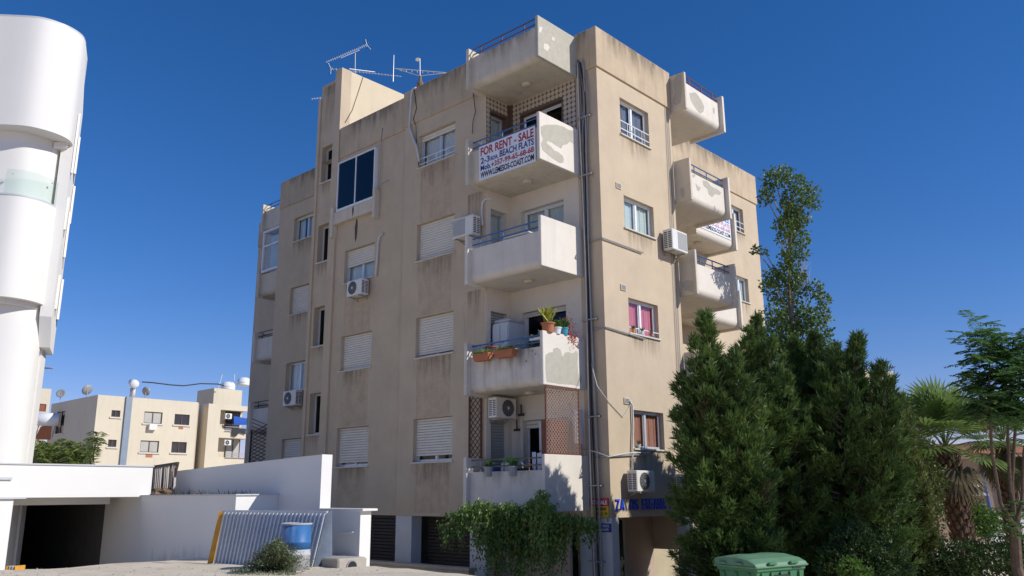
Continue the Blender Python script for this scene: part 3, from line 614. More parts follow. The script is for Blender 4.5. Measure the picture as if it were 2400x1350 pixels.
for k, (u, v) in enumerate(((1449, 436), (1460, 674), (1468, 940))):
    c = onY(0, u, v); q = MB(); q.box(c.x - .12, c.x + .12, -.03, 0, c.z - .08, c.z + .08)
    vt = q.build('wall_vent', CREAM, origin=c); tag(vt, 'small square air vent on the sunlit face, ' + ('topmost', 'middle', 'lowest')[k] + ' of three', 'vent', 'wall vents')
    for j in range(4): q = MB(); q.box(c.x - .095 + .05 * j, c.x - .06 + .05 * j, -.038, -.03, c.z - .06, c.z + .06); q.build('slot', ACG, vt)

# ---- banners and signs
def banner(fr, a0, a1, z0, z1, b, lines, label, flip):
    t = thing('banner', label, 'banner', fr.p((a0 + a1) / 2, b, z0))
    q = MB(); q.box(a0, a1, b - .008, b, z0, z1, fr); q.build('sheet', T_WHT, t)
    for s, m, x0, x1, y0, y1 in lines:
        w_ = a1 - a0; h_ = z1 - z0
        if flip: lettering(fr, s, a1 - w_ * x1, a1 - w_ * x0, z0 + h_ * y0, z0 + h_ * y1, b + .004, 'lettering', m, t, True)
        else: lettering(fr, s, a0 + w_ * x0, a0 + w_ * x1, z0 + h_ * y0, z0 + h_ * y1, b + .004, 'lettering', m, t)
BL = [('FOR RENT - SALE', T_RED, .03, .975, .70, .95), ('2-3', T_NAVY, .03, .2, .47, .65), ('BDR.', T_NAVY, .215, .36, .475, .59), ('BEACH FLATS', T_NAVY, .38, .975, .48, .67), ('Mob.+', T_NAVY, .03, .28, .27, .43), ('357-99-65-68-68', T_RED, .285, .975, .28, .44), ('WWW.LEMESOS-COAST.COM', T_BLK, .03, .975, .06, .235)]
banner(Fr((0, 0, 0), (0, 1, 0), (-1, 0, 0)), .86, 2.95, 10.98, 12.0, 1.635, BL, 'white for rent and sale banner on the front of the tiled corner balcony', True)
BL2 = [('FOR RENT - SALE', T_BLUE, .03, .975, .70, .95), ('2-3 BDR. BEACH FLATS', T_PINK, .03, .975, .48, .66), ('+357-99-65-68-68', T_PINK, .1, .975, .28, .45), ('WWW.LEMESOS-COAST.COM', T_BLK, .03, .975, .06, .24)]
banner(FY(2.25), 6.95, 9.35, 11.3, 12.15, 1.10, BL2, 'faded sale banner on the far right rear balcony', False)
t = thing('for_sale_sign', 'red and yellow for sale board fixed at the corner behind the pipes', 'sign', (-.06, .3, 1.96))
fr = FX(0); q = MB(); q.box(.05, .62, .02, .045, 2.22, 2.41, fr); q.build('red_panel', SG_RED, t); q = MB(); q.box(.05, .62, .02, .045, 1.965, 2.219, fr); q.build('yellow_panel', SG_YEL, t)
lettering(fr, 'FOR SALE', .08, .58, 2.26, 2.36, .049, 'lettering', T_WHT, t, True); lettering(fr, '99 621199', .08, .40, 2.0, 2.08, .049, 'lettering', T_BLK, t, True); q = MB(); q.box(.11, .40, .045, .05, 2.12, 2.19, fr); q.build('dark_strip', TERRAD, t)
t = thing('street_sign', 'small blue street name plate on the white corner column', 'sign', (-.03, .2, 1.6))
q = MB(); q.box(.0, .44, .012, .03, 1.61, 1.81, fr); q.build('plate', SG_BLUE, t)
lettering(fr, 'ΟΔΟΣ ΟΝΗΣΙΛΟΥ', .05, .39, 1.735, 1.785, .034, 'lettering', T_WHT, t, True); lettering(fr, 'ONISILOU STR', .07, .37, 1.64, 1.69, .034, 'lettering', T_WHT, t, True); q = MB(); q.box(.03, .41, .03, .033, 1.71, 1.714, fr); q.build('line', T_WHT, t)
t = thing('house_number', 'black house number three on the corner column above the blue plate', 'number', (-.01, .1, 1.86)); lettering(fr, '3', .08, .13, 1.85, 1.93, .016, 'lettering', T_BLK, t, True)
t = thing('building_name', 'blue plastic letters spelling the building name above the entrance', 'lettering', (1.8, 0, 2.1))
fr = FY(0); x = .16
for ch in 'ZAVOS ELEANA COURT':
    if ch == ' ': x += .14; continue
    V, F = textmesh(ch, .008); wd = (.1 if ch == 'L' else .165); h0 = V[:, 1].min(); hh = V[:, 1].max() - h0; x0 = V[:, 0].min(); ww = V[:, 0].max() - x0
    q = MB(); n = len(V)
    P = [fr.p(x + (v[0] - x0) / ww * wd, .045, 2.115 + (v[1] - h0) / hh * .27) for v in V]; P2 = [fr.p(x + (v[0] - x0) / ww * wd, .005, 2.115 + (v[1] - h0) / hh * .27) for v in V]
    ed = {}
    for f in F:
        for i in range(len(f)): e = (f[i], f[(i + 1) % len(f)]); k_ = tuple(sorted(e)); ed[k_] = None if k_ in ed else e
    q.add(P + P2, F + [(e[1], e[0], n + e[0], n + e[1]) for e in ed.values() if e])
    lo = q.build('letter', CREAM if ch == 'V' else L_BLUE, t)
    if ch == 'V': lo['label'] = 'worn letter without its blue face'
    x += wd + .035

# ---- aerials on the roof
def yagi(mb, p, q, n, el, up=Vector((0, 0, 1)), refl=True):
    p = Vector(p); q = Vector(q); d = (q - p).normalized(); s = d.cross(up).normalized(); v = s.cross(d)
    mb.tube([p, q], .011, 5)
    for i in range(n):
        c = p.lerp(q, (i + .5) / n); l = el * (1 - .3 * i / n); mb.tube([c - v * l, c + v * l], .0045, 4)
    if refl:
        for k in (-2, -1, 0, 1, 2):
            for sgn in (1, -1):
                c = p + v * (sgn * (.06 + .05 * abs(k))) - d * .02 * abs(k); mb.tube([c - s * .14, c + s * .14], .0045, 4)
        mb.tube([p, p + v * .2 - d * .07], .008, 4); mb.tube([p, p - v * .2 - d * .07], .008, 4)
YA = 10.9
P = lambda u, v: onY(YA, u, v)
zz6 = lambda a, b: (740 + a / 7.5, 80 + b / 7.5)
t = thing('roof_aerial', 'tall roof aerial with two toothed booms on one mast behind the stair tower', 'aerial', P(*zz6(690, 680)))
q = MB(); q.tube([P(*zz6(690, 760)), P(*zz6(695, 335))], .017, 6); q.build('mast', STEEL, t)
q = MB(); yagi(q, P(*zz6(900, 190)), P(*zz6(180, 495)), 21, .05); q.tube([P(*zz6(440, 420)), P(*zz6(770, 280))], .012, 4); tag(q.build('upper_boom', STEEL, t), kind='stuff')
q = MB(); yagi(q, P(*zz6(270, 610)), P(*zz6(1510, 745)), 22, .045); q.tube([P(*zz6(590, 610)), P(*zz6(1040, 665))], .014, 4); tag(q.build('lower_boom', STEEL, t), kind='stuff')
YA = 7.5
t = thing('roof_aerial', 'roof aerial with long horizontal boom and upright rod above the left parapet', 'aerial', P(*zz6(1830, 900)))
q = MB(); q.tube([P(*zz6(1835, 930)), P(*zz6(1830, 430))], .018, 6); q.build('mast', STEEL, t)
q = MB(); q.tube([P(*zz6(1390, 605)), P(*zz6(2310, 680))], .016, 5); q.tube([P(*zz6(1430, 615)), P(*zz6(1820, 735)), P(*zz6(2310, 680))], .013, 5)
for k in range(9): a = 1500 + 95 * k; q.tube([P(*zz6(a, 615 + (a - 1390) * .08)), P(*zz6(a, 660 + (a - 1390) * .06 - abs(a - 1820) * .05))], .007, 4)
tag(q.build('boom', STEEL, t), kind='stuff')
q = MB(); q.tube([P(*zz6(1375, 365)), P(*zz6(1360, 835))], [.006, .012], 5); q.build('upright_rod', STEEL, t)
q = MB(); c = P(*zz6(1795, 455)); q.lathe(c, [(.02, -.02), (.07, .0), (.08, .03)], 12, (-.7, -.5, .2)); q.build('small_horn', OFFW, t)
q = MB(); q.lathe(P(*zz6(1835, 880)), [(.11, -.12), (.13, 0), (.06, .14), (.05, .3)], 10); q.build('mast_foot', BROWNR, t)
YA = 14.0
t = thing('roof_aerial', 'short toothed aerial boom peeking out left of the stair tower', 'aerial', P(750, 232)); q = MB(); yagi(q, P(765, 228), P(729, 232), 6, .05, refl=False); tag(q.build('boom', STEEL, t), kind='stuff'); q = MB(); q.tube([P(758, 229), P(757, 300)], .02, 5); q.build('mast', STEEL, t)
c = onY(1.3, 1443, 112); q = MB()
q.lathe(c, [(.02, -.14), (.3, -.1), (.5, -.03), (.62, .06), (.63, .06), (.5, -.05), (.3, -.12), (.03, -.16)], 32, (.25, -.75, .6))
so = q.build('satellite_dish', PIPE, origin=(c.x, c.y, 14.3), smooth=True); tag(so, 'grey satellite dish rising behind the corner parapet', 'satellite dish')

# ---- life on the second floor balcony
def leaves(name, P, D, L, Wd, m, parent=None, tint=None, fold=.25, origin=None, up=None):
    """leaf-shaped diamonds: P base points, D directions, L lengths, Wd widths"""
    P = np.asarray(P, float); D = np.asarray(D, float); n = len(P); D = D / (np.linalg.norm(D, axis=1, keepdims=True) + 1e-9)
    rv = rng.normal(size=(n, 3)) if up is None else np.tile(np.asarray(up, float), (n, 1)) + rng.normal(size=(n, 3)) * .35
    S = np.cross(D, rv); S /= np.linalg.norm(S, axis=1, keepdims=True) + 1e-9; Nn = np.cross(S, D)
    L = np.broadcast_to(L, n)[:, None]; Wd = np.broadcast_to(Wd, n)[:, None]
    V = np.stack([P, P + D * L * .45 + S * Wd * .5 + Nn * Wd * fold, P + D * L, P + D * L * .45 - S * Wd * .5 + Nn * Wd * fold], 1).reshape(-1, 3)
    o = np.array(ORG[parent.name] if parent else (origin or (0, 0, 0))); V = V - o
    F = np.arange(4 * n).reshape(n, 4); F = np.concatenate([F[:, [0, 1, 2]], F[:, [0, 2, 3]]])
    me = bpy.data.meshes.new(name); me.vertices.add(4 * n); me.vertices.foreach_set('co', V.astype(np.float32).ravel())
    me.loops.add(6 * n); me.loops.foreach_set('vertex_index', F.ravel().astype(np.int32)); me.polygons.add(2 * n); me.polygons.foreach_set('loop_start', np.arange(0, 6 * n, 3, dtype=np.int32)); me.polygons.foreach_set('loop_total', np.full(2 * n, 3, np.int32))
    at = me.attributes.new('tint', 'FLOAT', 'POINT'); tv = rng.random(n) if tint is None else tint; at.data.foreach_set('value', np.repeat(tv, 4).astype(np.float32))
    me.materials.append(m); me.update(calc_edges=True); me.validate()
    ob = bpy.data.objects.new(name, me); col.objects.link(ob)
    if parent: ob.parent = parent
    else: ob.location = o
    ORG[ob.name] = Vector(o); return ob
LF_POT = leafmat('pot_plant_leaf', (.05, .13, .03), (.16, .26, .06))
LF_YEL = leafmat('yellow_croton_leaf', (.10, .18, .02), (.62, .55, .08))
LF_RED = leafmat('red_flower', (.35, .02, .02), (.6, .08, .05))
LF_SUC = leafmat('succulent_leaf', (.12, .22, .06), (.32, .40, .12))
def potted(name, label, c, r, h, pm, lm, n, spread, ll, lw, up=.8, extra=None):
    c = Vector(c); t = thing(name, label, 'potted plant', c, 'plant pots on the balconies')
    q = MB(); q.lathe(c, [(r * .72, 0), (r * .95, h * .85), (r * 1.08, h * .86), (r * 1.08, h), (r * .92, h), (r * .88, h * .92)], 18); q.build('pot', pm, t, False)
    D = rng.normal(size=(n, 3)) * spread; D[:, 2] = np.abs(D[:, 2]) * .6 + up
    Pb = np.array(c) + np.array([0, 0, h * .9]) + np.c_[rng.uniform(-1, 1, (n, 2)) * r * .6, rng.random(n) * ll * .7]
    leaves('foliage', Pb, D, ll * rng.uniform(.6, 1.1, n), lw, lm, t)
    return t
TP = 5.13 + 1.30
potted('potted_croton', 'terracotta pot with upright yellow striped leaves on top of the balcony wall', (-1.45, .69, TP), .17, .24, TERRA, LF_YEL, 70, .5, .32, .07, .8)
potted('potted_plant', 'small white pot with bushy green plant between the terracotta and turquoise pots', (-1.12, .69, TP), .13, .17, WALU, LF_POT, 160, .8, .16, .045, .7)
t = potted('potted_flowers', 'turquoise pot with trailing red flowers at the end of the balcony wall', (-.82, .69, TP), .11, .2, mat('turquoise_glaze', (.03, .36, .5), .3, .05, 6), LF_POT, 220, .9, .2, .03, .6)
n = 160; leaves('flowers', np.array((-.78, .66, TP + .2)) + rng.normal(size=(n, 3)) * (.12, .08, .16) + np.array((.12, 0, 0)) * rng.random((n, 1)), rng.normal(size=(n, 3)), .05, .03, LF_RED, t)['kind'] = 'stuff'
n = 120; leaves('trailing_flowers', np.array((-.55, .64, TP - .05)) + rng.normal(size=(n, 3)) * (.09, .04, .14), rng.normal(size=(n, 3)), .06, .03, LF_RED, t)
for k in range(5): q = MB(); q.box(-1.58 + .28 * k, -1.36 + .28 * k, .66, .78, TP - .012, TP + .018 - .004 * (k % 2)); tag(q.build('tile_piece', CONC, origin=(-1.47 + .28 * k, .7, TP)), ('first', 'second', 'third', 'fourth', 'fifth')[k] + ' loose grey tile from the left under the pots on the balcony wall', 'tile', 'loose tiles under the pots')
for k, (y0, y1, lab) in enumerate(((2.39, 2.96, 'shorter terracotta trough of succulents hung at the left end of the railing'), (1.55, 2.19, 'longer terracotta trough of succulents hung at the middle of the railing'))):
    c = ((-1.78), (y0 + y1) / 2, 5.9); t = thing('planter_trough', lab, 'planter', c, 'planter troughs on the railing'); fr = FX(-1.66)
    q = MB(); V = [fr.p(a, b, z) for z, e in ((5.9, .04), (6.07, 0)) for a, b in ((y0 + e, e * .5), (y1 - e, e * .5), (y1 - e, .2 - e), (y0 + e, .2 - e))]
    q.add(V, [(3, 2, 1, 0), (4, 5, 6, 7), (0, 1, 5, 4), (1, 2, 6, 5), (2, 3, 7, 6), (3, 0, 4, 7)]); q.bbox(y0 - .01, y1 + .01, -.01, .21, 6.05, 6.09, fr, .006); q.build('trough', TERRA, t)
    n = 150; Pb = np.c_[np.full(n, -1.66) - rng.random(n) * .18, rng.uniform(y0 + .04, y1 - .04, n), np.full(n, 6.08) + rng.random(n) * .03]; D = rng.normal(size=(n, 3)) * .7; D[:, 2] = np.abs(D[:, 2]) + .5
    leaves('foliage', Pb, D, rng.uniform(.07, .15, n), .03, LF_SUC, t)
potted('potted_shrub', 'leafy shrub with pale edged leaves standing behind the blue railing', (-1.25, 1.2, 5.28), .17, .3, TERRAD, leafmat('variegated_leaf', (.06, .13, .05), (.40, .42, .22)), 420, 1.0, .09, .05, .3)
ob = bpy.data.objects['potted_shrub']
n = 500; leaves('branch_leaves', np.array((-1.25, 1.25, 6.05)) + rng.normal(size=(n, 3)) * (.15, .2, .2), rng.normal(size=(n, 3)), .09, .05, bpy.data.materials['variegated_leaf'], ob)
potted('empty_pot', 'round empty terracotta pot at the left end behind the railing', (-1.35, 2.75, 6.09), .17, .24, TERRAD, LF_POT, 6, .3, .05, .02)
q = MB(); q.box(-1.5, -1.2, 2.5, 3.05, 5.85, 6.08); tag(q.build('storage_box', WALU, origin=(-1.35, 2.8, 5.85)), 'pale storage box under the empty pot on the second balcony', 'box')
q = MB(); q.box(-1.48, -1.25, 1.9, 2.3, 5.28, 6.2); tag(q.build('cardboard_box', mat('cardboard', (.45, .34, .24), .9, .1, 5), origin=(-1.35, 2.1, 5.28)), 'tan cardboard box behind the middle of the railing', 'box')
t = thing('storage_cabinet', 'pale grey plastic cabinet in the corner of the second floor balcony', 'cabinet', (-.35, 2.9, 5.28))
CAB = mat('grey_cabinet', (.52, .56, .58), .5, .04, 4); q = MB(); q.bbox(-.82, -.1, 2.62, 3.22, 5.28, 7.08, WF, .015); q.build('body', CAB, t)
q = MB(); q.bbox(-.845, -.825, 2.64, 2.91, 5.34, 7.0, WF, .004); q.build('door', CAB, t); q = MB(); q.bbox(-.845, -.825, 2.93, 3.2, 5.34, 7.0, WF, .004); q.build('door', CAB, t)
q = MB(); q.bbox(-.8, -.15, 2.6, 3.2, 7.083, 7.2, WF, .04); tag(q.build('plastic_bag', mat('grey_plastic', (.45, .45, .48), .4, .2, 8, .5, 18), origin=(-.5, 2.9, 7.08)), 'grey plastic sheet bundle lying on the balcony cabinet', 'bag')
q = MB(); q.bbox(-1.5, -.9, .85, 1.3, 6.28, 6.36, WF, .02); tag(q.build('white_basin', WALU, origin=(-1.2, 1.1, 6.28)), 'shallow white basin behind the railing near the balcony corner', 'basin')

# ---- first floor balcony
t = thing('mesh_screen', 'rusty framed wire mesh screen above the side wall of the lowest balcony', 'screen', (-1, .66, 3.45))
a0, a1, z0_, z1_ = -1.62, -.34, 3.46, 5.09
for p_, q_ in (((a0, z0_), (a0, z1_)), ((a1, z0_), (a1, z1_)), ((a0, z0_ + .015), (a1, z0_ + .015)), ((a0, z1_ - .015), (a1, z1_ - .015))): q = MB(); q.bar((p_[0], .66, p_[1]), (q_[0], .66, q_[1]), .035); q.build('frame_bar', RUST, t)
q = MB(); st = .105
for s in (1, -1):
    k = -2.0
    while k < 3.2:
        # diagonal x = a0+k+s*... clipped to the frame
        pts = []
        for i in range(41):
            z = z0_ + (z1_ - z0_) * i / 40; x = a0 + k + (z - z0_) * s
            if a0 <= x <= a1: pts.append((x, .66 + .004 * s, z))
        if len(pts) > 1: q.bar(pts[0], pts[-1], .011)
        k += st
tag(q.build('wire_mesh', WIRE, t), kind='stuff')
t = thing('trellis', 'brown wooden lattice trellis filling the gap left of the lowest balcony', 'trellis', (-1.2, 3.6, 3.4))
WOOD = mat('brown_stained_wood', (.10, .04, .025), .7, .2, 12); fr = FX(-1.05)
for a in (3.42, 3.86): q = MB(); q.box(a - .025, a + .025, .0, .03, 3.42, 5.12, fr); q.build('post', WOOD, t)
for s in (1, -1):
    k = -.5
    while k < 2.2:
        P_ = [(3.42 + x, 3.42 + k + (x if s > 0 else .44 - x)) for x in np.linspace(0, .44, 23)]; P_ = [p for p in P_ if 3.42 <= p[1] <= 5.12]
        if len(P_) > 2: q = MB(); q.bar(fr.p(P_[0][0], .012 + .008 * s, P_[0][1]), fr.p(P_[-1][0], .012 + .008 * s, P_[-1][1]), .02, .012); q.build('slat', WOOD, t)
        k += .17
t = thing('trellis', 'dark lattice trellis on the lowest balcony at the far left end', 'trellis', (1.6, 18.3, 3.4)); fr = FX(1.5)
for s in (1, -1):
    for k in range(12): z = 3.4 + .15 * k; q = MB(); q.bar(fr.p(17.2, .01 * s, z if s > 0 else z + .6), fr.p(19.4, .01 * s, z + .6 if s > 0 else z), .03, .02); q.build('slat', WOOD, t)
for a in (17.2, 19.4): q = MB(); q.box(a, a + .05, -.03, .03, 3.3, 5.2, fr); q.build('post', WOOD, t)
for k, (x, z1_, y) in enumerate(((-.12, 4.55, 3.0), (-.12, 4.95, 2.96))):
    t = thing('broom', ('shorter', 'taller')[k] + ' broom leaning on the back wall of the lowest balcony', 'broom', (x, y - .12 * k, 2.3)); y -= .12 * k
    q = MB(); q.tube([(-.3, y, 2.32), (-.05, y, z1_ - .3)], .012, 6); q.build('handle', PIPEL, t); q = MB(); q.bbox(-.13, -.07, y - .1, y + .1, z1_ - .36, z1_ - .3, WF, .008); q.tube([(-.1, y, z1_ - .3), (-.1, y, z1_ - .05)], .022, 6); q.build('head', ACD, t)
t = thing('fridge', 'grey refrigerator behind the wire mesh on the lowest balcony', 'fridge', (-.4, 1.5, 2.28)); q = MB(); q.bbox(-.6, -.05, 1.1, 1.75, 2.28, 4.35, WF, .02); q.build('body', CAB, t); q = MB(); q.bbox(-.64, -.605, 1.11, 1.74, 3.6, 4.33, WF, .008); q.build('door', CAB, t); q = MB(); q.bbox(-.64, -.605, 1.11, 1.74, 2.32, 3.58, WF, .008); q.build('door', CAB, t)
t = thing('storage_rack', 'russet wicker cabinet right behind the wire mesh of the lowest balcony', 'cabinet', (-.9, .95, 2.28)); q = MB(); q.bbox(-1.3, -.66, .8, 1.1, 2.28, 4.3, WF, .01); q.build('body', mat('russet_wicker', (.22, .08, .045), .8, .4, 25, .6, 60), t)
for z in (3.7, 4.0): q = MB(); q.box(-1.31, -.65, .785, .8, z, z + .02); q.build('shelf_edge', WOOD, t)
q = MB(); q.bbox(-.42, -.1, .72, .80, 3.75, 4.6, WF, .01); tag(q.build('white_board', WALU, origin=(-.26, .76, 3.75)), 'white upright board behind the mesh beside the pipes', 'board')
for k, (y, lab, pm) in enumerate(((2.6, 'grey flower pot hooked on the left part of the brown railing', PIPE), (1.75, 'grey flower pot hooked on the middle of the brown railing', PIPE))):
    potted('hanging_pot', lab, (-1.62, y, 2.96), .12, .24, pm, LF_POT, 80, .8, .14, .03, .5)
LAUN = mat('white_laundry', (.72, .74, .8), .9, .06, 5)
for k in range(3):
    y = 1.0 + .17 * k; q = MB(); fr = Fr((-1.3, 0, 0), (0, 1, 0), (-1, 0, 0)); V = []
    for i in range(13):
        for j in range(7): V.append(fr.p(y - .075 + .15 * i / 12, .03 * math.sin(i * 1.3 + k) * (1 - j / 9), 2.75 + .72 * j / 6 + .03 * k))
    q.add(V, [(i * 7 + j, (i + 1) * 7 + j, (i + 1) * 7 + j + 1, i * 7 + j + 1) for i in range(12) for j in range(6)]); tag(q.build('laundry', LAUN, origin=(-1.3, y, 2.75), smooth=True), ('right', 'middle', 'left')[k] + ' white towel of three hanging to dry at the end of the lowest balcony', 'laundry', 'towels on the lowest balcony')
q = MB(); q.bbox(-1.4, -1.0, 1.95, 2.4, 2.4, 3.3, WF, .03); tag(q.build('washing_basket', mat('pale_plastic', (.6, .58, .62), .5, .05, 5), origin=(-1.2, 2.2, 2.3)), 'pale laundry basket behind the brown railing', 'basket')
q = MB(); V = []
for i in range(8):
    for j in range(14): th = math.pi * i / 7; ph = 2 * math.pi * j / 14; r_ = 1 + .22 * math.sin(3 * ph + 2 * i) + .15 * math.cos(5 * ph - i); V.append((-1.2 + .16 * r_ * math.sin(th) * math.cos(ph), 2.2 + .22 * r_ * math.sin(th) * math.sin(ph), 3.34 + .1 * r_ * math.cos(th)))
q.add(V, [(i * 14 + j, i * 14 + (j + 1) % 14, (i + 1) * 14 + (j + 1) % 14, (i + 1) * 14 + j) for i in range(7) for j in range(14)]); tag(q.build('green_cloth', mat('lime_cloth', (.16, .5, .07), .9, .1, 8), origin=(-1.2, 2.2, 3.24)), 'bright green cloth heaped in the laundry basket', 'cloth')
q = MB(); q.bbox(-1.4, -1.15, 2.62, 2.85, 2.4, 3.2, WF, .03); tag(q.build('blue_bin', mat('blue_plastic', (.03, .10, .5), .4, .05, 5), origin=(-1.3, 2.7, 2.3)), 'blue plastic bin behind the brown railing', 'bin')
t = thing('wooden_chest', 'dark wooden chest behind the brown railing of the lowest balcony', 'chest', (-1.2, 1.6, 2.28)); q = MB(); q.bbox(-1.4, -.95, 1.4, 1.9, 2.28, 3.1, WF, .01); q.build('body', WOOD, t); q = MB(); q.bbox(-1.43, -.92, 1.37, 1.93, 3.1, 3.15, WF, .008); q.build('lid', WOOD, t)
t = thing('folding_table', 'white folding table on the third floor balcony behind the railing', 'table', (-1.2, 1.9, 8.28)); q = MB(); q.bbox(-1.45, -.85, 1.3, 2.2, 9.18, 9.22, WF, .01); q.build('top', WALU, t)
for a, b in ((-1.4, 1.35), (-1.4, 2.15), (-.9, 1.35), (-.9, 2.15)): q = MB(); q.tube([(a, b, 8.28), (a, b, 9.18)], .015, 6); q.build('leg', WALU, t)
def window_pot(x, z, c, m, lab): return potted('window_pot', lab, (x, -.02, z), .05, .09, m, LF_POT, 40, .6, .1, .02, .6)
window_pot(1.25, 6.69, 0, mat('yellow_pot', (.6, .42, .03), .4), 'yellow pot on the sill of the pink curtained window'); window_pot(1.65, 6.69, 0, WALU, 'white pot in the middle of the pink curtained window sill'); window_pot(2.1, 6.69, 0, TERRA, 'brown pot at the right of the pink curtained window sill'); window_pot(1.28, 3.66, 0, WALU, 'white pot on the sill of the lowest sunlit window')

# ================================================================== WHITE MODERN BUILDING, LEFT
t = thing('white_apartment_tower', 'new white apartment building with rounded balconies at the left edge', 'building', (-10.5, 13.5, .5))
def smooth_line(pts, n=5):
    P = [Vector((a, b, 0)) for a, b in pts]; out = []
    for i in range(len(P) - 1):
        p0, p1, p2, p3 = P[max(i - 1, 0)], P[i], P[i + 1], P[min(i + 2, len(P) - 1)]
        for k in range(n):
            t_ = k / n; out.append(.5 * ((2 * p1) + (p2 - p0) * t_ + (2 * p0 - 5 * p1 + 4 * p2 - p3) * t_ ** 2 + (3 * p1 - p0 - 3 * p2 + p3) * t_ ** 3))
    return [(p.x, p.y) for p in out] + [pts[-1]]
def mass(name, pts, z0, z1, m, back=((-8.7, 17), (-13, 21))):
    c = smooth_line(pts); left = (pts[0][0] - 5.7, pts[0][1] + 4.9)
    poly = [left] + c + list(back); q = MB(); n = len(poly)
    q.add([(x, y, z) for z in (z0, z1) for x, y in poly], [tuple(range(n - 1, -1, -1)), tuple(range(n, 2 * n))])
    o = q
    V = len(q.v); q.add([(x, y, z) for z in (z0, z1) for x, y in poly], [(i, (i + 1) % n, n + (i + 1) % n, n + i) for i in range(n)])
    ob = q.build(name, m, t); me = ob.data; me.polygons.foreach_set('use_smooth', [False, False] + [True] * (len(me.polygons) - 2)); 
    return ob
off = lambda pts, d: [(x + d * (i / len(pts)), y + d * .6) for i, (x, y) in enumerate(pts)]
oT = [(-11.34, 12.48), (-10.56, 11.82), (-10.02, 11.70), (-9.59, 11.77), (-9.26, 11.98), (-9.05, 12.32)]
mass('top_storey', oT, 12.5, 15.8, NWHITE, ((-8.66, 13.2), (-8.6, 17), (-13, 21))); mass('roof_edge', oT, 15.8, 15.86, NGREY, ((-9.0, 12.5), (-9.2, 17), (-13, 21)))
mass('recessed_wall', [(-11.25, 12.95), (-10.45, 12.36), (-9.95, 12.28), (-9.5, 12.42), (-9.12, 12.8)], 7.6, 12.51, NWHITE)
oB = [(-11.0, 12.50), (-10.45, 12.06), (-9.93, 12.02), (-9.44, 12.24), (-9.06, 12.66)]
mass('curved_balcony', oB, 7.72, 10.55, NWHITE); mass('balcony_coping', [(x * 1.001, y - .01) for x, y in oB], 10.55, 10.6, NGREY)
mass('rounded_base', [(-11.2, 13.1), (-10.35, 12.6), (-9.8, 12.45), (-9.35, 12.56), (-9.08, 12.84)], -.3, 7.73, NWHITE)
sA, sB = Vector((-9.06, 12.3, 0)), Vector((-8.55, 13.35, 0)); sD = (sB - sA); sN = Vector((sD.y, -sD.x, 0)).normalized()
S = lambda s, z, off=0: sA + sD * s + sN * off + Vector((0, 0, z))
q = MB(); q.prism([S(.0, 7.4), S(.35, 6.6), S(1, 6.5), S(1, 14.0), S(.1, 15.78), S(0, 15.78)], sN * -.3); q.build('side_wall', NWHITE, t)
q = MB(); q.prism([(-8.98, 12.95, -.3), (-8.72, 13.4, -.3), (-8.72, 13.4, 6.6), (-8.98, 12.95, 6.6)], (-.3, .2, 0)); q.build('side_wall', NWHITE, t)
for k, (s0, s1, z0_, z1_, sk) in enumerate(((.12, .2, 11.7, 13.6, .2), (.62, .8, 11.9, 13.1, .25), (.8, .93, 10.4, 11.6, .2), (.2, .3, 10.0, 11.0, .2), (.6, .8, 9.3, 10.7, .3), (.78, .92, 7.5, 8.7, .2), (.35, .5, 7.7, 8.7, .2))):
    q = MB(); q.prism([S(s0, z0_, .004), S(s1, z0_ - sk, .004), S(s1 + .02, z1_ - sk, .004), S(s0 + .05, z1_, .004)], sN * .01); wo = q.build('slanted_window', GLASSD if k % 2 else NGREY, t)
    q = MB(); q.bar(S(s0, z0_, .03), S(s0 + .05, z1_, .03), .06, .08); q.build('window_fin', NWHITE, wo)
q = MB(); w0_ = onZ(12.3, 125, 345); q.prism([w0_, w0_ + Vector((.35, -.1, .1)), w0_ + Vector((.45, .25, .02)), w0_ + Vector((.2, .5, 0))], (0, 0, .16)); q.build('corner_wedge', NWHITE, t)
gp_ = smooth_line([(x + .03, y + .05) for x, y in oB])[3:19]
q = MB(); q.add([(x, y, z) for x, y in gp_ for z in (10.6, 11.32)], [(2 * i, 2 * i + 2, 2 * i + 3, 2 * i + 1) for i in range(len(gp_) - 1)]); q.build('glass_railing', GLASSR, t)
for i in (1, 11): q = MB(); q.lathe((gp_[i][0], gp_[i][1], 11.2), [(.025, -.02), (.025, .02)], 10, (-.3, -1, 0)); q.build('glass_clip', NGREY, t)
p0, p1 = onZ(9.8, 11, 518), onZ(7.9, 2, 600); fr = Fr((-10.84, 12.36, 0), Vector((.51, -.41, 0)).normalized(), Vector((-.41, -.51, 0)).normalized()); q = MB(); q.box(-1.3, .02, .0, .02, 8.5, 9.95, fr); wo = q.build('window', GLASSD, t); q = MB(); q.box(.02, .07, .0, .05, 8.45, 10.0, fr); q.build('frame', CONC, wo)
cable('scaffold_pole', [dep(25, 75, 861), dep(24.5, 124, 863)], .025, PIPE, 'thin metal pole sticking out of the white building at the left', 'pole')

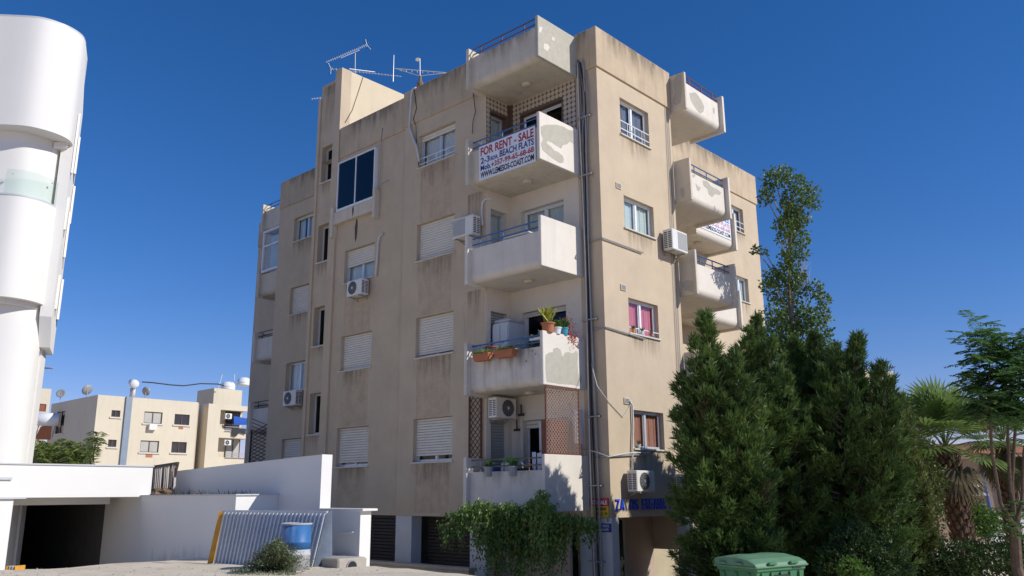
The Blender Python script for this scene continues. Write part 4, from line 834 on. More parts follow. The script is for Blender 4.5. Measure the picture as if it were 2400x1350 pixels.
# ================================================================== GARAGE RAMP AND WHITE WALLS
t = thing('garage_entrance', 'low white garage entrance with dark opening below a plain white fascia', 'garage', (-11, 10, 1))
XA, XB, YF = -7.1, -6.0, 10.0
fl = onY(YF, 330, 1165).z; ft = onY(YF, 300, 1094).z
xl = onY(YF, 28, 1200).x; xr = onY(YF, 357, 1120).x
q = MB(); q.bbox(-30, xr, YF, YF + .3, fl, ft, WF, .01); q.build('fascia', NWHITE, t)
q = MB(); q.bbox(-30, xr + .02, YF - .03, YF + .33, ft, ft + .04, WF, .008); q.build('coping', NGREY, t)
q = MB(); q.box(-16, xl, YF - .01, YF + .4, -1, fl); q.build('left_pier', NWHITE, t)
q = MB(); q.box(-16, xl + .25, YF - .08, YF, fl - .02, fl + .02); q.box(-16, xl - .1, YF - .05, YF, fl + .42, fl + .48); tag(q.build('ledge', NGREY, t), kind='stuff')
q = MB(); q.box(-16, XA, YF + .3, YF + 1.2, fl + .02, fl + .1); q.box(-16, XA - .3, YF + 1.2, YF + 1.5, fl - .18, fl + .1); tag(q.build('ceiling', NWHITE, t), kind='stuff'); q = MB(); q.box(-16, XA, YF + 1.5, 30, fl + .02, fl + .1); q.box(XA - .004, XA - .002, YF + 2.2, 29, -3.5, fl); tag(q.build('inner_ceiling', bpy.data.materials.get('shade_painted_concrete') or mat('shade_painted_concrete', (.10, .095, .09), .95, .2, 2), t), kind='stuff')  # dark colour paints the garage's shade onto inner ceiling and a wall sheet
q = MB(); q.box(-16, -4, 22.5, 22.8, -5, 3); q.box(-16.2, -16, YF + .3, 29.8, -4, 3); tag(q.build('inner_wall', mat('shade_painted_concrete', (.10, .095, .09), .95, .2, 2), t), kind='stuff')  # inner walls coloured dark for the garage's shade as well
q = MB(); q.box(-20, XA + .3, YF + .35, 30, ft - .3, ft - .2); q.build('roof_slab', CONC, t)
# retaining walls
zA = onX(XA, 440, 1159).z
t = thing('retaining_wall', 'white retaining wall beside the garage ramp with a short sunlit return', 'wall', (-7, 7, 1))
q = MB(); q.box(XA, XA + .22, 5.2, 29, -3.5, zA - .03); q.box(XA + .22, XB - .003, 5.2, 5.42, -1, zA - .03); q.build('wall', NWHITE, t)
q = MB(); q.box(XA - .03, XA + .25, 5.16, 29, zA - .03, zA); q.box(XA + .25, XB - .004, 5.16, 5.45, zA - .03, zA); q.build('coping', NGREY, t)
t = thing('boundary_wall', 'tall white boundary wall with stepped sunlit end in front of the beige block', 'wall', (-5.9, 6, 0))
q = MB(); q.prism([(XB, 3.54, -1), (XB, 20, -1), (XB, 20, 2.95), (XB, 10.76, 3.2), (XB, 3.54, 3.42)], (.28, 0, 0)); q.build('high_wall', NWHITE, t)
q = MB(); q.box(XB, XB + .28, 2.07, 3.535, -1, 2.2); q.build('low_wall', NWHITE, t)
q = MB(); q.bbox(XB - .04, XB + .36, 1.95, 3.53, 2.2, 2.25, WF, .008); q.build('cap', NWHITE, t)
stain(FX(XA), 5.3, 9.9, .7, 1.5, .004, STW, bpy.data.objects['retaining_wall'], True); stain(FX(XB), 2.1, 5.1, .8, 1.5, .004, STW, bpy.data.objects['boundary_wall'], True)
q = MB(); q.box(XA + .22, XB, 5.45, 29, 1.0, zA - .06); tag(q.build('planting_bed', SOIL), kind='structure')
n = 60; Pb = np.c_[rng.uniform(XA + .3, XB - .1, n), rng.uniform(5.8, 12.5, n), np.full(n, zA - .06)]
LF_DRY = leafmat('weed', (.07, .08, .04), (.22, .2, .1)); wd_ = leaves('weeds', np.repeat(Pb, 5, 0) + rng.normal(size=(n * 5, 3)) * (.03, .03, .02), rng.normal(size=(n * 5, 3)) * .5 + (0, 0, 1), rng.uniform(.06, .22, n * 5), .02, LF_DRY); tag(wd_, 'dry weeds along the top of the white retaining wall', 'weeds', kind='stuff')
t = thing('rock', 'brown rubble rock on the soil beside the slatted gate', 'rock', dep(22.5, 378, 1160)); q = MB(); c = dep(22.5, 380, 1158); V = []
for i in range(7):
    for j in range(10):
        th = math.pi * i / 6; ph = 2 * math.pi * j / 10; r_ = 1 + .25 * math.sin(3 * ph + i) + .15 * math.cos(5 * th + j); V.append(c + Vector((.3 * r_ * math.sin(th) * math.cos(ph), .3 * r_ * math.sin(th) * math.sin(ph), .14 * r_ * math.cos(th))))
q.add(V, [(i * 10 + j, i * 10 + (j + 1) % 10, (i + 1) * 10 + (j + 1) % 10, (i + 1) * 10 + j) for i in range(6) for j in range(10)]); q.build('stone', SOIL, t)
# slatted gate behind the fascia
t = thing('slatted_gate', 'dark framed gate with pale slatted panels beside the white fascia', 'gate', dep(24, 385, 1160)); DBR = mat('dark_brown_metal', (.07, .045, .04), .5); PSL = mat('pale_slats', (.45, .41, .38), .7, .15, 20)
GY = YF + 4; g = lambda u, v: onX(-6.32, u, v)
for (u0, v0, u1, v1) in ((361, 1093, 357, 1150), (384, 1090, 379, 1150), (401, 1088, 396, 1150), (417, 1086, 402, 1150)): q = MB(); q.bar(g(u0, v0), g(u1, v1), .05, .05); q.build('post', DBR, t)
q = MB(); q.bar(g(359, 1094), g(418, 1085), .06, .06); q.build('top_rail', DBR, t)
for k in range(12):
    u = 364 + 4.2 * k
    if abs(u - 382) < 3 or abs(u - 399) < 3: continue
    q = MB(); q.bar(g(u + 1.5, 1094 - .13 * (u - 360)), g(u - 2, 1150), .06, .02); q.build('slat', PSL, t)

# ================================================================== STREET CLUTTER, LOWER LEFT
t = thing('corrugated_panel', 'corrugated metal panel with orange frame leaning against the white wall', 'panel', (-7.4, 3.5, 1.1))
BLp, BRp = onZ(1.12, 500, 1321), onZ(1.1, 735, 1333); TLp, TRp = dep(18.35, 524, 1200), dep(17.3, 766, 1203)
nw = 27; V = []; q = MB()
for i in range(nw * 4 + 1):
    tt = i / (nw * 4); off = FW * -1 * (.028 * (1 if i % 4 in (1, 2) else -1)); V += [BLp.lerp(BRp, tt) + off, BLp.lerp(BRp, tt).lerp(TLp.lerp(TRp, tt), .5) + off, TLp.lerp(TRp, tt) + off]
q.add(V, [(3 * i + j, 3 * i + 3 + j, 3 * i + 4 + j, 3 * i + 1 + j) for i in range(nw * 4) for j in (0, 1)]); q.build('sheet', CORR, t)
q = MB(); d_ = RT * -.02; A_ = BLp + d_; B_ = TLp + d_; q.prism([A_, A_ - RT * .11, B_ - RT * .08, B_], FW * .08); q.build('orange_frame', ORANGE, t)
q = MB(); q.bar(TLp + FW * .05, TRp + FW * .05, .06, .06); q.build('top_rail', CORR, t)
q = MB(); V = []
E0, E1 = TRp + RT * .08 + FW * .1, BRp + RT * .02 + FW * .12
for i in range(9):
    tt = i / 8; off = FW * (-.03 if i % 2 else .03); V += [BRp.lerp(BRp + RT * .02 + FW * .35, tt) + off * 0 + RT * (.28 * tt), TRp.lerp(TRp + FW * .3 + RT * .04, tt) + RT * (.02 * (i % 2))]
q.add(V, [(2 * i, 2 * i + 2, 2 * i + 3, 2 * i + 1) for i in range(8)]); q.build('bent_end', CORRB, t)
c = onZ(1.1, 690, 1337); c.z = gz(c.x, c.y)
t = thing('oil_drum', 'blue oil drum splashed with cement in front of the corrugated panel', 'drum', c); R_ = .29
q = MB(); q.lathe(c, [(R_, 0), (R_, .27), (R_ + .014, .285), (R_, .3), (R_, .38)], 28); q.build('lower_body', DRUMW, t, True)
q = MB(); q.lathe(c, [(R_, .38), (R_, .5), (R_ + .014, .515), (R_, .53), (R_, .84), (R_ - .002, .84)], 28); q.build('upper_body', DRUM, t, True)
q = MB(); q.lathe(c, [(R_, .84), (R_ + .016, .85), (R_ + .016, .875), (R_ - .01, .88), (R_ - .015, .85), (.02, .845)], 28); q.build('rim', DRUMW, t)
t = thing('drain_block', 'concrete block with a round black drain hole at the foot of the white wall', 'drain', (-6.6, 2.4, 1.05))
q = MB(); q.bbox(-6.75, XB - .03, 1.75, 3.4, .6, 1.3, WF, .03); q.build('block', CONC, t); c = Vector((-6.42, 1.748, 1.13)); q = MB(); q.lathe(c, [(.13, -.0), (.13, .02)], 20, (0, -1, 0)); q.build('pipe_rim', PIPE, t); q = MB(); q.lathe(c, [(.11, .0), (.11, .023)], 20, (0, -1, 0)); q.build('hole', DARK, t)
q = MB(); q.tube([onX(XB - .06, 798, 1252), onX(XB - .06, 828, 1247)], .02, 8); tag(q.build('wall_tube', WALU, origin=onX(XB - .06, 812, 1250)), 'short white tube stub on the shaded white wall', 'tube')
for k in range(7):
    c = onZ(1.1, 12 + 7 * (k % 4), 1340 - 9 * (k // 4)) ; c.z = gz(c.x, c.y) + .1 * (k // 4); fr = Fr(c, Vector((.9, -.43 + .2 * k % .7, 0)).normalized(), Vector((.43, .9, 0)).normalized())
    q = MB(); q.bbox(0, .2, 0, .1, 0, .09, fr, .01); tag(q.build('brick', (ORANGE, CONC)[k % 3 > 0], origin=c), ('orange', 'grey', 'dusty grey', 'second orange', 'half buried grey', 'tilted grey', 'topmost orange')[k] + ' brick in the small pile at the lower left corner', 'brick', 'bricks at the lower left corner')

# ================================================================== BACKGROUND BUILDINGS
def simple_window(par, fr, a0, a1, z0, z1, fm, gm, split=True, sill=True, d=.15):
    q = MB(); e = .07; q.box(a0, a0 + e, -d, -d + .06, z0, z1, fr); q.box(a1 - e, a1, -d, -d + .06, z0, z1, fr); q.box(a0 + e, a1 - e, -d, -d + .06, z0, z0 + e, fr); q.box(a0 + e, a1 - e, -d, -d + .06, z1 - e, z1, fr)
    if split: q.box((a0 + a1) / 2 - .04, (a0 + a1) / 2 + .04, -d, -d + .06, z0 + e, z1 - e, fr)
    w_ = q.build('window', fm, par); q = MB(); q.box(a0, a1, -d - .03, -d, z0, z1, fr); q.build('pane', gm, w_)
    if sill: q = MB(); q.box(a0 - .15, a1 + .15, -.05, .12, z0 - .15, z0, fr); q.build('sill', SILL, w_)
    return w_
BRN = mat('brown_window_frame', (.12, .07, .05), .6); BGW = mat('pale_cream_render', (.66, .58, .44), .9, .05, .4, .1, 20, .12); BGS = mat('sandy_render', (.55, .46, .33), .9, .05, .4); SMOKE = mat('smoked_pane', (.05, .045, .045), .15, .2, 1); BLIND = mat('half_blind', (.45, .43, .38), .5)
cn = dep(85, 230, 925); YC, XC = cn.y, cn.x; TZ = cn.z
t = thing('cream_apartment_house', 'low cream apartment house with brown windows and rooftop tanks far behind the garage', 'building', (XC, YC, -.3))
FB = FY(YC); FL = FX(XC)
X1 = onY(YC, 465, 938).x
wins = []
for k, (u0, v0, u1, v1) in enumerate(((262, 961, 281, 978), (254, 1030, 272, 1048), (339, 964, 379, 994), (330, 1032, 371, 1061), (410, 970, 443, 997), (403, 1035, 436, 1062))):
    p0 = onY(YC, u0, v0); p1 = onY(YC, u1, v1); wins.append((min(p0.x, p1.x), max(p0.x, p1.x), p1.z, p0.z))
wall(FB, XC, X1, -.3, TZ, wins, .18).build('wall', BGW, t)
for k, o in enumerate(wins): simple_window(t, FB, *o, BRN, BLIND if k in (2, 3) else SMOKE)
lw_ = [onX(XC, 134, 966), onX(XC, 147, 1015)]; lo_ = (min(lw_[0].y, lw_[1].y), max(lw_[0].y, lw_[1].y), lw_[1].z, lw_[0].z); YL = onX(XC, 122, 940).y
wall(FL, YC, YL, -.3, TZ, [lo_], .3).build('wall', BGW, t); simple_window(t, FL, *lo_, BRN, SMOKE)
q = MB(); q.box(XC + .5, X1 - .3, YC + .6, YL, -.3, TZ - .5); q.build('core', BGW, t)
pA, pB = onY(YC - .12, 304, 925), onY(YC - .12, 286, 1092); q = MB(); q.box(pA.x - .32, pA.x + .32, YC - .2, YC - .003, -.3, TZ + .02); q.build('drain_duct', mat('blue_grey_duct', (.22, .27, .33), .5), t)
XJ = onY(YC + 1.2, 490, 940).x
q = MB(); q.quad((X1, YC, -.3), (X1 + .9, YC + 1.5, -.3), (X1 + .9, YC + 1.5, TZ), (X1, YC, TZ)); q.build('wall', BGS, t)
YJ = YC + .2; x0_, x1_ = onY(YJ, 490, 940).x, onY(YJ, 519, 940).x; x2_ = onY(YJ, 590, 950).x
q = MB(); q.box(x0_, x1_, YJ, YJ + 4, -.3, TZ); q.build('wall', BGW, t)
lv = [onY(YJ, 545, v).z for v in (938, 962, 1006, 1027, 1072, 1085)]
q = MB(); q.box(x1_, x2_, YJ, YJ + .25, lv[1], TZ); q.box(x1_, x2_, YJ, YJ + .2, lv[3], lv[2]); q.box(x1_, x2_, YJ + .2, YJ + 2, lv[3], lv[3] + .2); q.box(x1_, x2_, YJ, YJ + .2, lv[5] - .6, lv[4]); q.box(x1_, x2_, YJ + .25, YJ + 2, TZ - .5, TZ - .2); q.box(x1_, x2_, YJ + .2, YJ + 2, lv[5] - .6, lv[5] - .4); tag(q.build('balcony_fronts', BGW, t), kind='stuff')
q = MB(); q.box(x1_, x2_, YJ + 2, YJ + 2.2, -.3, TZ); q.build('balcony_back_wall', BGW, t)
for k, (v, cm) in enumerate(((1000, BLKC), (1062, PIPEL))):
    p = onY(YJ - .1, 528, v); p2 = onY(YJ - .1, 576, v + 4); q = MB()
    for dz in (0, .4, .8): q.tube([(p.x, YJ - .1, p.z - dz * .6), (p2.x, YJ - .1, p2.z - dz * .6 + .1)], .05, 4)
    q.build('railing', PIPE, t)
for k, (u, v) in enumerate(((550, 985), (550, 1050))): p = onY(YJ + 1.95, u, v); simple_window(t, FY(YJ + 2), p.x - 1.2, p.x + .6, p.z - 1.3, p.z + 1.0, BRN, SMOKE if k == 0 else BLIND, True, False, -.1)
for k, (u, v, lab) in enumerate(((526, 974, 'upper'), (524, 1036, 'lower'))): p = onY(YJ - .2, u, v); ac_unit(FY(YJ), p.x, p.z - .35, 'small distant air conditioner beside the ' + lab + ' balcony of the cream house', .8, .6, .35)
p = onY(YJ + .6, 548, 975); q = MB(); q.prism([p, p + Vector((1.9, 0, -.2)), p + Vector((1.8, .2, -.9)), p + Vector((.2, .2, -1.0))], (0, .06, 0)); tag(q.build('blue_awning_cloth', mat('blue_cloth', (.03, .12, .5), .8), origin=p), 'blue cloth hanging in the upper balcony of the cream house', 'cloth')
p = onY(YJ - .2, 545, 1002); q = MB(); q.prism([p, p + Vector((1.7, 0, -.05)), p + Vector((1.7, 0, -.7)), p + Vector((.9, 0, -.5)), p + Vector((.5, 0, -1)), p + Vector((0, 0, -.9))], (0, .05, 0)); tag(q.build('dark_laundry', BLKC, origin=p), 'dark laundry over the balcony rail of the cream house', 'laundry')
ww = onY(YC - .1, 356, 1000); q = MB(); q.box(ww.x - .4, ww.x + .4, YC - .45, YC + .02, ww.z - .35, ww.z + .25); tag(q.build('window_air_conditioner', ACW, origin=ww), 'boxy window air conditioner under a window of the cream house', 'air conditioner')
for (u0, v0, u1, v1) in ((419, 999, 429, 1006), (342, 1063, 357, 1072)): p = onY(YC - .02, u0, v0); p2 = onY(YC - .02, u1, v1); q = MB(); q.box(p.x, p2.x, YC - .03, YC + .01, p2.z, p.z); q.build('brick_infill', TERRA, t)
# roof things
def solar_tank(label, p, ax, R_, L_): 
    t = thing('water_tank', label, 'water tank', p, 'rooftop tanks'); p = Vector(p); ax = Vector(ax).normalized()
    q = MB(); q.lathe(p - ax * L_ / 2, [(.02, -.06), (R_ * .8, -.03), (R_, .05), (R_, L_ - .05), (R_ * .8, L_ + .03), (.02, L_ + .06)], 20, ax); q.build('tank', WALU, t, True)
    for s in (-.35, .35):
        c = p + ax * L_ * s; q = MB(); q.tube([c - Vector((0, 0, R_)), c - Vector((.2, 0, R_ + 1.2))], .06, 5); q.build('leg', PIPE, t)
    return t
YR = YC + 3; c = onY(YR, 313, 899); t2 = solar_tank('white cylindrical hot water tank on the cream house roof', c, RT * .55 - FW * .8, .45, 1.3); q = MB(); q.lathe(c - Vector((0, 0, 1.5)), [(.28, 0), (.28, 1.0)], 14); q.build('lower_tank', PIPEL, t2, True)
def dish(label, p, R_, ax):
    t = thing('satellite_dish', label, 'satellite dish', Vector(p) - Vector((0, 0, R_ * 1.4)), 'satellite dishes on the cream house'); q = MB(); p = Vector(p); q.lathe(p, [(.02, -.12 * R_), (R_ * .6, -.04 * R_), (R_, .1 * R_), (R_ * .98, .13 * R_), (R_ * .6, .0), (.02, -.08 * R_)], 20, ax); q.build('dish', PIPE, t, True); q = MB(); q.tube([p, p - Vector((0, 0, R_ * 1.5))], .06, 5); q.build('mast', PIPE, t)
dish('satellite dish at the left end of the cream house roof', onY(YC + 20, 143, 922), .55, (-.6, -.7, .3)); dish('tilted satellite dish on the cream house roof edge', onY(YC + 8, 205, 914), .6, (-.2, .9, .5)); dish('satellite dish right of the white tank on the cream house roof', onY(YR, 342, 917), .5, (.7, .4, .2))
p = onY(YC + 4, 500, 940); q = MB(); q.box(p.x, p.x + 3.6, YC + 4, YC + 8, TZ - .3, onY(YC + 4, 500, 909).z); tag(q.build('stair_house', BGW, origin=(p.x, YC + 5, TZ)), 'small cream stair house on the roof of the cream house', 'building')
zt_ = onY(YC + 5, 540, 903).z
for k, u in enumerate((535, 572)): c = onY(YC + 5 + k, u, 903 - 10 * k); q = MB(); q.lathe(c - Vector((0, 0, .6)), [(.8, 0), (.82, .25), (.79, .28), (.82, .31), (.82, .6), (.76, .63), (.76, .75), (.55, .95), (.2, 1.05)], 22); tag(q.build('roof_tank', WALU, origin=c, smooth=True), ('left', 'right')[k] + ' round white water tank on the cream house roof', 'water tank', 'rooftop tanks')
q = MB(); p0 = onY(YR, 333, 895); q.tube([p0] + [onY(YR, *x) for x in ((360, 897), (400, 902), (430, 904), (470, 899), (510, 900), (525, 904))], .07, 5); tag(q.build('hose', BLKC, origin=p0), 'dark hose slung between the tanks of the cream house', 'hose')
for k, (u0, v0, u1, v1) in enumerate(((511, 912, 521, 878), (549, 893, 550, 877))): p0, p1 = onY(YC + 4, u0, v0), onY(YC + 4, u1, v1); q = MB(); q.tube([p0, p1], .04, 4); tag(q.build('whip_aerial', PIPEL, origin=p0), ('slanted', 'upright')[k] + ' whip aerial above the cream house tanks', 'aerial')
# further house at the far left and houses on the right
t = thing('far_house', 'cream house with brown shutter glimpsed between white building and cream house', 'building', dep(100, 110, 1080)); c0, c1 = dep(100, 60, 912), dep(100, 121, 912)
q = MB(); q.box(c0.x - 4, c1.x, c1.y, c1.y + 10, -.3, c1.z); q.build('wall', BGW, t); fr = FY(c1.y); p0 = onY(c1.y, 88, 946); p1 = onY(c1.y, 106, 965); simple_window(t, fr, p0.x, p1.x, p1.z, p0.z, BRN, TERRAD, False, True, -.08)
solar_tank('silver water tank low beside the far left cream house', dep(90, 112, 983), (-.9, .35, 0), .7, 2.2)
q = MB(); p = dep(92, 95, 1000); q.prism([p, p + RT * 3.2, p + RT * 3.2 - Vector((0, 0, 1.4)), p - RT * .5 - Vector((0, 0, 1.4))], FW * 3); tag(q.build('tiled_roof', TERRA, origin=p), 'terracotta roof glimpsed beside the white building', 'roof')
# right: cream block behind the conifers
t = thing('cream_side_block', 'cream block with balcony window peeking out right of the conifers', 'building', dep(44, 2095, 1150))
pt = dep(44, 2096, 884); fr = Fr((pt.x, pt.y, 0), (.88, -.47, 0), (-.47, -.88, 0)); 
w0 = (-1.9, -.5, 5.9, 7.3)
wall(fr, -7, 0, -.3, pt.z + .3, [w0, (-1.9, -.5, 2.9, 4.2)], .2).build('wall', CREAM, t); simple_window(t, fr, *w0, WALU, FROST); simple_window(t, fr, -1.9, -.5, 2.9, 4.2, WALU, FROST); q = MB(); q.box(-7, -.001, -8, -.25, -.3, pt.z, fr); q.build('core', CREAM, t)
t = thing('brick_apartment_house', 'sand coloured house with blue downpipes behind the palm at the right', 'building', dep(48, 2330, 1200)); BRK = mat('sand_brick', (.34, .25, .18), .9, .12, 6, .2, 20)
pt = dep(48, 2240, 1090); fr = Fr((pt.x, pt.y, 0), RT.xy.normalized().to_3d(), (-FW.xy.normalized()).to_3d())
def fa(u): return (u - 2240) / FPX * 48 
zz = lambda v: dep(48, 2300, v).z
ops = [(fa(2253), fa(2300), zz(1155), zz(1130)), (fa(2253), fa(2300), zz(1200), zz(1180)), (fa(2345), fa(2390), zz(1200), zz(1180))]
wall(fr, -4, fa(2480), -.3, zz(1075), ops, .15).build('wall', BRK, t)
for o in ops: simple_window(t, fr, *o, WALU, SMOKE, True, True, .1)
q = MB(); q.box(-4.3, fa(2480), -6, .4, zz(1075), zz(1062), fr); q.build('eaves', BRK, t); q = MB(); q.prism([fr.p(-4.3, .4, zz(1062)), fr.p(fa(2480), .4, zz(1062)), fr.p(fa(2480), -4, zz(1030)), fr.p(-4.3, -4, zz(1030))], (0, 0, -.1)); q.build('tiled_roof', TERRA, t)
for u in (2297, 2330): q = MB(); q.tube([fr.p(fa(u), .08, zz(1080)), fr.p(fa(u + 10), .08, zz(1215))], .07, 6); q.build('downpipe', mat('blue_downpipe', (.06, .14, .42), .5), t)
pl = dep(34, 2340, 1200); fr = Fr((pl.x, pl.y, 0), RT.xy.normalized().to_3d(), (-FW.xy.normalized()).to_3d()); q = MB(); q.box(-.4, 4, -.2, 0, -.4, dep(34, 2350, 1208).z, fr); tag(q.build('garden_wall', NWHITE, origin=pl), 'white garden wall behind the slim tree at the right', 'wall')
c = dep(40, 2278, 1143); t = thing('street_lamp', 'white street lamp head behind the palm', 'street lamp', (c.x, c.y, -.3)); q = MB(); q.tube([(c.x - .3, c.y + .1, -.3), (c.x - .3, c.y + .1, c.z)], .06, 8); q.build('post', PIPEL, t); q = MB(); q.bbox(-.25, .3, -.12, .12, 0, .14, Fr(c, (RT.x, RT.y, 0), (FW.x, FW.y, 0)), .04); q.build('lamp_head', WALU, t)

# ================================================================== WASTE BIN
N_ = dep(15.2, 1772, 1324); fh = Vector((FW.x, FW.y, 0)).normalized(); rh = Vector((RT.x, RT.y, 0)).normalized()
ba = (rh * .83 + fh * .557); bb_ = (rh * -.557 + fh * .83); GB = gz(N_.x, N_.y); HB = N_.z - GB; fr = Fr((N_.x, N_.y, GB), ba, bb_)
t = thing('waste_bin', 'large green wheeled waste container with faded lid in front of the conifers', 'waste bin', (N_.x, N_.y, GB))
LB, WB = 1.32, .9
q = MB(); V = [fr.p(a, b, z) for z, e in ((.2, .09), (HB - .12, 0)) for a, b in ((e, e), (LB - e, e), (LB - e, WB - e), (e, WB - e))]; q.add(V, [(3, 2, 1, 0), (4, 5, 6, 7), (0, 1, 5, 4), (1, 2, 6, 5), (2, 3, 7, 6), (3, 0, 4, 7)])
q.bbox(-.03, LB + .03, -.03, WB + .03, HB - .14, HB - .04, fr, .02); q.build('body', BIN, t)
for a in (.1, .36, .62, .88, 1.14): q = MB(); q.bbox(a, a + .05, -.035, .06, .35, HB - .15, fr, .01); q.build('rib', BIN, t)
for b in (.15, .45, .75): q = MB(); q.bbox(-.035, .06, b, b + .06, .35, HB - .15, fr, .01); q.build('rib', BIN, t)
q = MB(); q.bbox(.42, .86, -.06, -.02, HB - .34, HB - .2, fr, .015); q.build('front_grip', ACD, t)
q = MB(); pr = [(0, .0), (.03, .05), (.16, .12), (.4, .165), (.66, .165), (.9, .12), (WB - .01, .05), (WB, 0)]; n = len(pr); V = []
for a, sc in ((-.06, .85), (.04, 1), (.34, 1.06), (.64, 1.0), (.94, 1.06), (1.28, 1), (LB + .05, .85)):
    V += [fr.p(a, -.05 + b * (WB + .1) / WB, HB - .035 + z * sc) for b, z in pr]
q.add(V, [(i * n + j, (i + 1) * n + j, (i + 1) * n + j + 1, i * n + j + 1) for i in range(6) for j in range(n - 1)] + [tuple(range(n)), tuple(6 * n + j for j in range(n - 1, -1, -1))]); q.build('lid', BINL, t)
q = MB(); q.bbox(-.08, LB + .07, -.07, WB + .07, HB - .07, HB - .03, fr, .015); q.build('lid_rim', BINL, t)
for a in (.25, .85): q = MB(); q.bbox(a, a + .22, -.1, -.03, HB - .02, HB + .03, fr, .015); q.build('lid_handle', BIN, t)
for b in (.25, .65): q = MB(); q.bbox(-.11, -.05, b, b + .16, HB - .02, HB + .03, fr, .015); q.build('lid_handle', BINL, t)
q = MB(); q.box(-.012, -.004, .1, .25, .95, 1.05, fr); q.build('sticker', SG_YEL, t); q = MB(); q.box(.95, 1.2, -.045, -.032, HB - .1, HB - .05, fr); q.build('number_plate', ACD, t)
for a, b in ((.15, .15), (LB - .15, .15), (LB - .15, WB - .15), (.15, WB - .15)): q = MB(); q.lathe(fr.p(a, b - .03, .1), [(.1, 0), (.1, .06)], 14, bb_); q.build('wheel', ACD, t)

# ================================================================== TREES AND PLANTS
def blob_leaves(name, cs, n, ll, lw, m, parent, upb=.2, shell=.55):
    """cs: (centre, radii) list; leaves spread through the outer part of each clump"""
    W8 = np.array([r[0] * r[1] + r[1] * r[2] + r[0] * r[2] for _, r in cs]); idx = rng.choice(len(cs), n, p=W8 / W8.sum())
    C_ = np.array([c[:] for c, _ in cs])[idx]; R_ = np.array([r for _, r in cs])[idx]
    d = rng.normal(size=(n, 3)); d /= np.linalg.norm(d, axis=1, keepdims=True); rr = shell + (1 - shell) * rng.random((n, 1)) ** .6
    rr = rr * (1 + .18 * np.sin(d[:, :1] * 7 + idx[:, None]) + .14 * np.sin(d[:, 2:] * 9 + idx[:, None] * 2))
    P = C_ + d * R_ * rr; D = d + rng.normal(size=(n, 3)) * .8 + (0, 0, upb)
    return leaves(name, P, D, ll * rng.uniform(.6, 1.2, n), lw * rng.uniform(.7, 1.2, n), m, parent)
def conifer(label, base, H, R_, nb, m, seed, lean=(0, 0)):
    """several leaders, each with flat upturned sprays, so the outline is ragged and layered"""
    r = np.random.default_rng(seed); base = Vector(base); t = thing('conifer_tree', label, 'conifer', base, 'conifers in front of the beige block')
    q = MB(); q.tube([base + Vector((lean[0] * (k / 6) ** 2, lean[1] * (k / 6) ** 2, H * .97 * k / 6)) for k in range(7)], [.14, .13, .11, .09, .06, .035, .012], 7); q.build('trunk', BARK, t)
    Ps = []; Ds = []; Ls = []; Ts = []; dP = []; dD = []; bq = MB(); up = np.array([0, 0, 1.])
    lead = [(0, 0, 1.0, .52, .9)]
    for k in range(10):
        a = k * 2.4 + r.uniform(-.4, .4); o = R_ * r.uniform(.3, .78); lead.append((o * math.cos(a), o * math.sin(a), r.uniform(.78, 1.0) - .2 * (o / R_) ** 2, r.uniform(.40, .6), .36))
    for lx, ly, lh, lr, dens in lead:
        n_b = int(nb * dens * .5)
        for i in range(n_b):
            h = ((i + r.random()) / n_b); az = r.uniform(0, 2 * math.pi); prof = (.38 + .62 * (h / .42) ** .8) if h < .42 else max(.05, 1 - ((h - .42) / .58) ** (1.25 if dens == .9 else 2.4))
            L_ = R_ * lr * prof * r.uniform(.6, 1.3) + .08; el = math.radians(r.uniform(0, 28) + 30 * h * h)
            o = np.array(base) + np.array([lx + lean[0] * (h * lh) ** 2, ly + lean[1] * (h * lh) ** 2, H * lh * h * .98 - L_ * .2]); d = np.array([math.cos(az) * math.cos(el), math.sin(az) * math.cos(el), math.sin(el)])
            side = np.cross(d, up); side /= np.linalg.norm(side); ns = max(8, int(25 * L_ / R_ / lr)); s_ = r.uniform(.2, 1, ns) ** .7; w = r.normal(size=ns) * .27 * (1.1 - s_) * L_
            p = o + d * (s_ * L_)[:, None] + up * (.28 * L_ * s_ ** 2.2 - .1 * np.abs(w))[:, None] + side * w[:, None] + r.normal(size=(ns, 3)) * (.03, .03, .018)
            dd = d + up * (.15 + .5 * s_)[:, None] + side * (w / L_ * 2.2)[:, None] + r.normal(size=(ns, 3)) * .25; bt = r.normal() * .16
            if r.random() < .045 and h < .75:
                for k in range(4): dP.append(p + r.normal(size=(ns, 3)) * .02); dD.append(dd + r.normal(size=(ns, 3)) * .5)
                continue
            for k in range(6):
                Ps.append(p + r.normal(size=(ns, 3)) * .018); Ds.append(dd + r.normal(size=(ns, 3)) * .45); Ls.append(r.uniform(.09, .22, ns)); Ts.append(np.clip(.2 + .6 * (s_ - .35) + bt + r.normal(size=ns) * .15, 0, 1))  # tint paints shaded inner sprays dark and sunlit tips bright
            if i % 3 == 0: bq.tube([Vector(o), Vector(o + d * L_ * .5 + up * .04 * L_), Vector(o + d * L_ * .85 + up * .2 * L_)], [.022, .013, .005], 4, False)
    tag(bq.build('branches', BARK, t), kind='stuff')
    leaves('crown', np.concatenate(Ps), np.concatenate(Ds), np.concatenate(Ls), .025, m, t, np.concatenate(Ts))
    leaves('dry_sprays', np.concatenate(dP), np.concatenate(dD), .13, .02, LF_DRYC, t)['kind'] = 'stuff'
    return t
LF_DRYC = leafmat('dry_cypress', (.07, .05, .025), (.2, .15, .07), .15, .8)
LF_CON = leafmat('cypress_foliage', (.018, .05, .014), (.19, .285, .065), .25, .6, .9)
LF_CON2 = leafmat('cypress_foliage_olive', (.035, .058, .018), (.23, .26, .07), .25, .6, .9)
def gp(t_, u): p = dep(t_, u, 1150); return Vector((p.x, p.y, gz(p.x, p.y)))
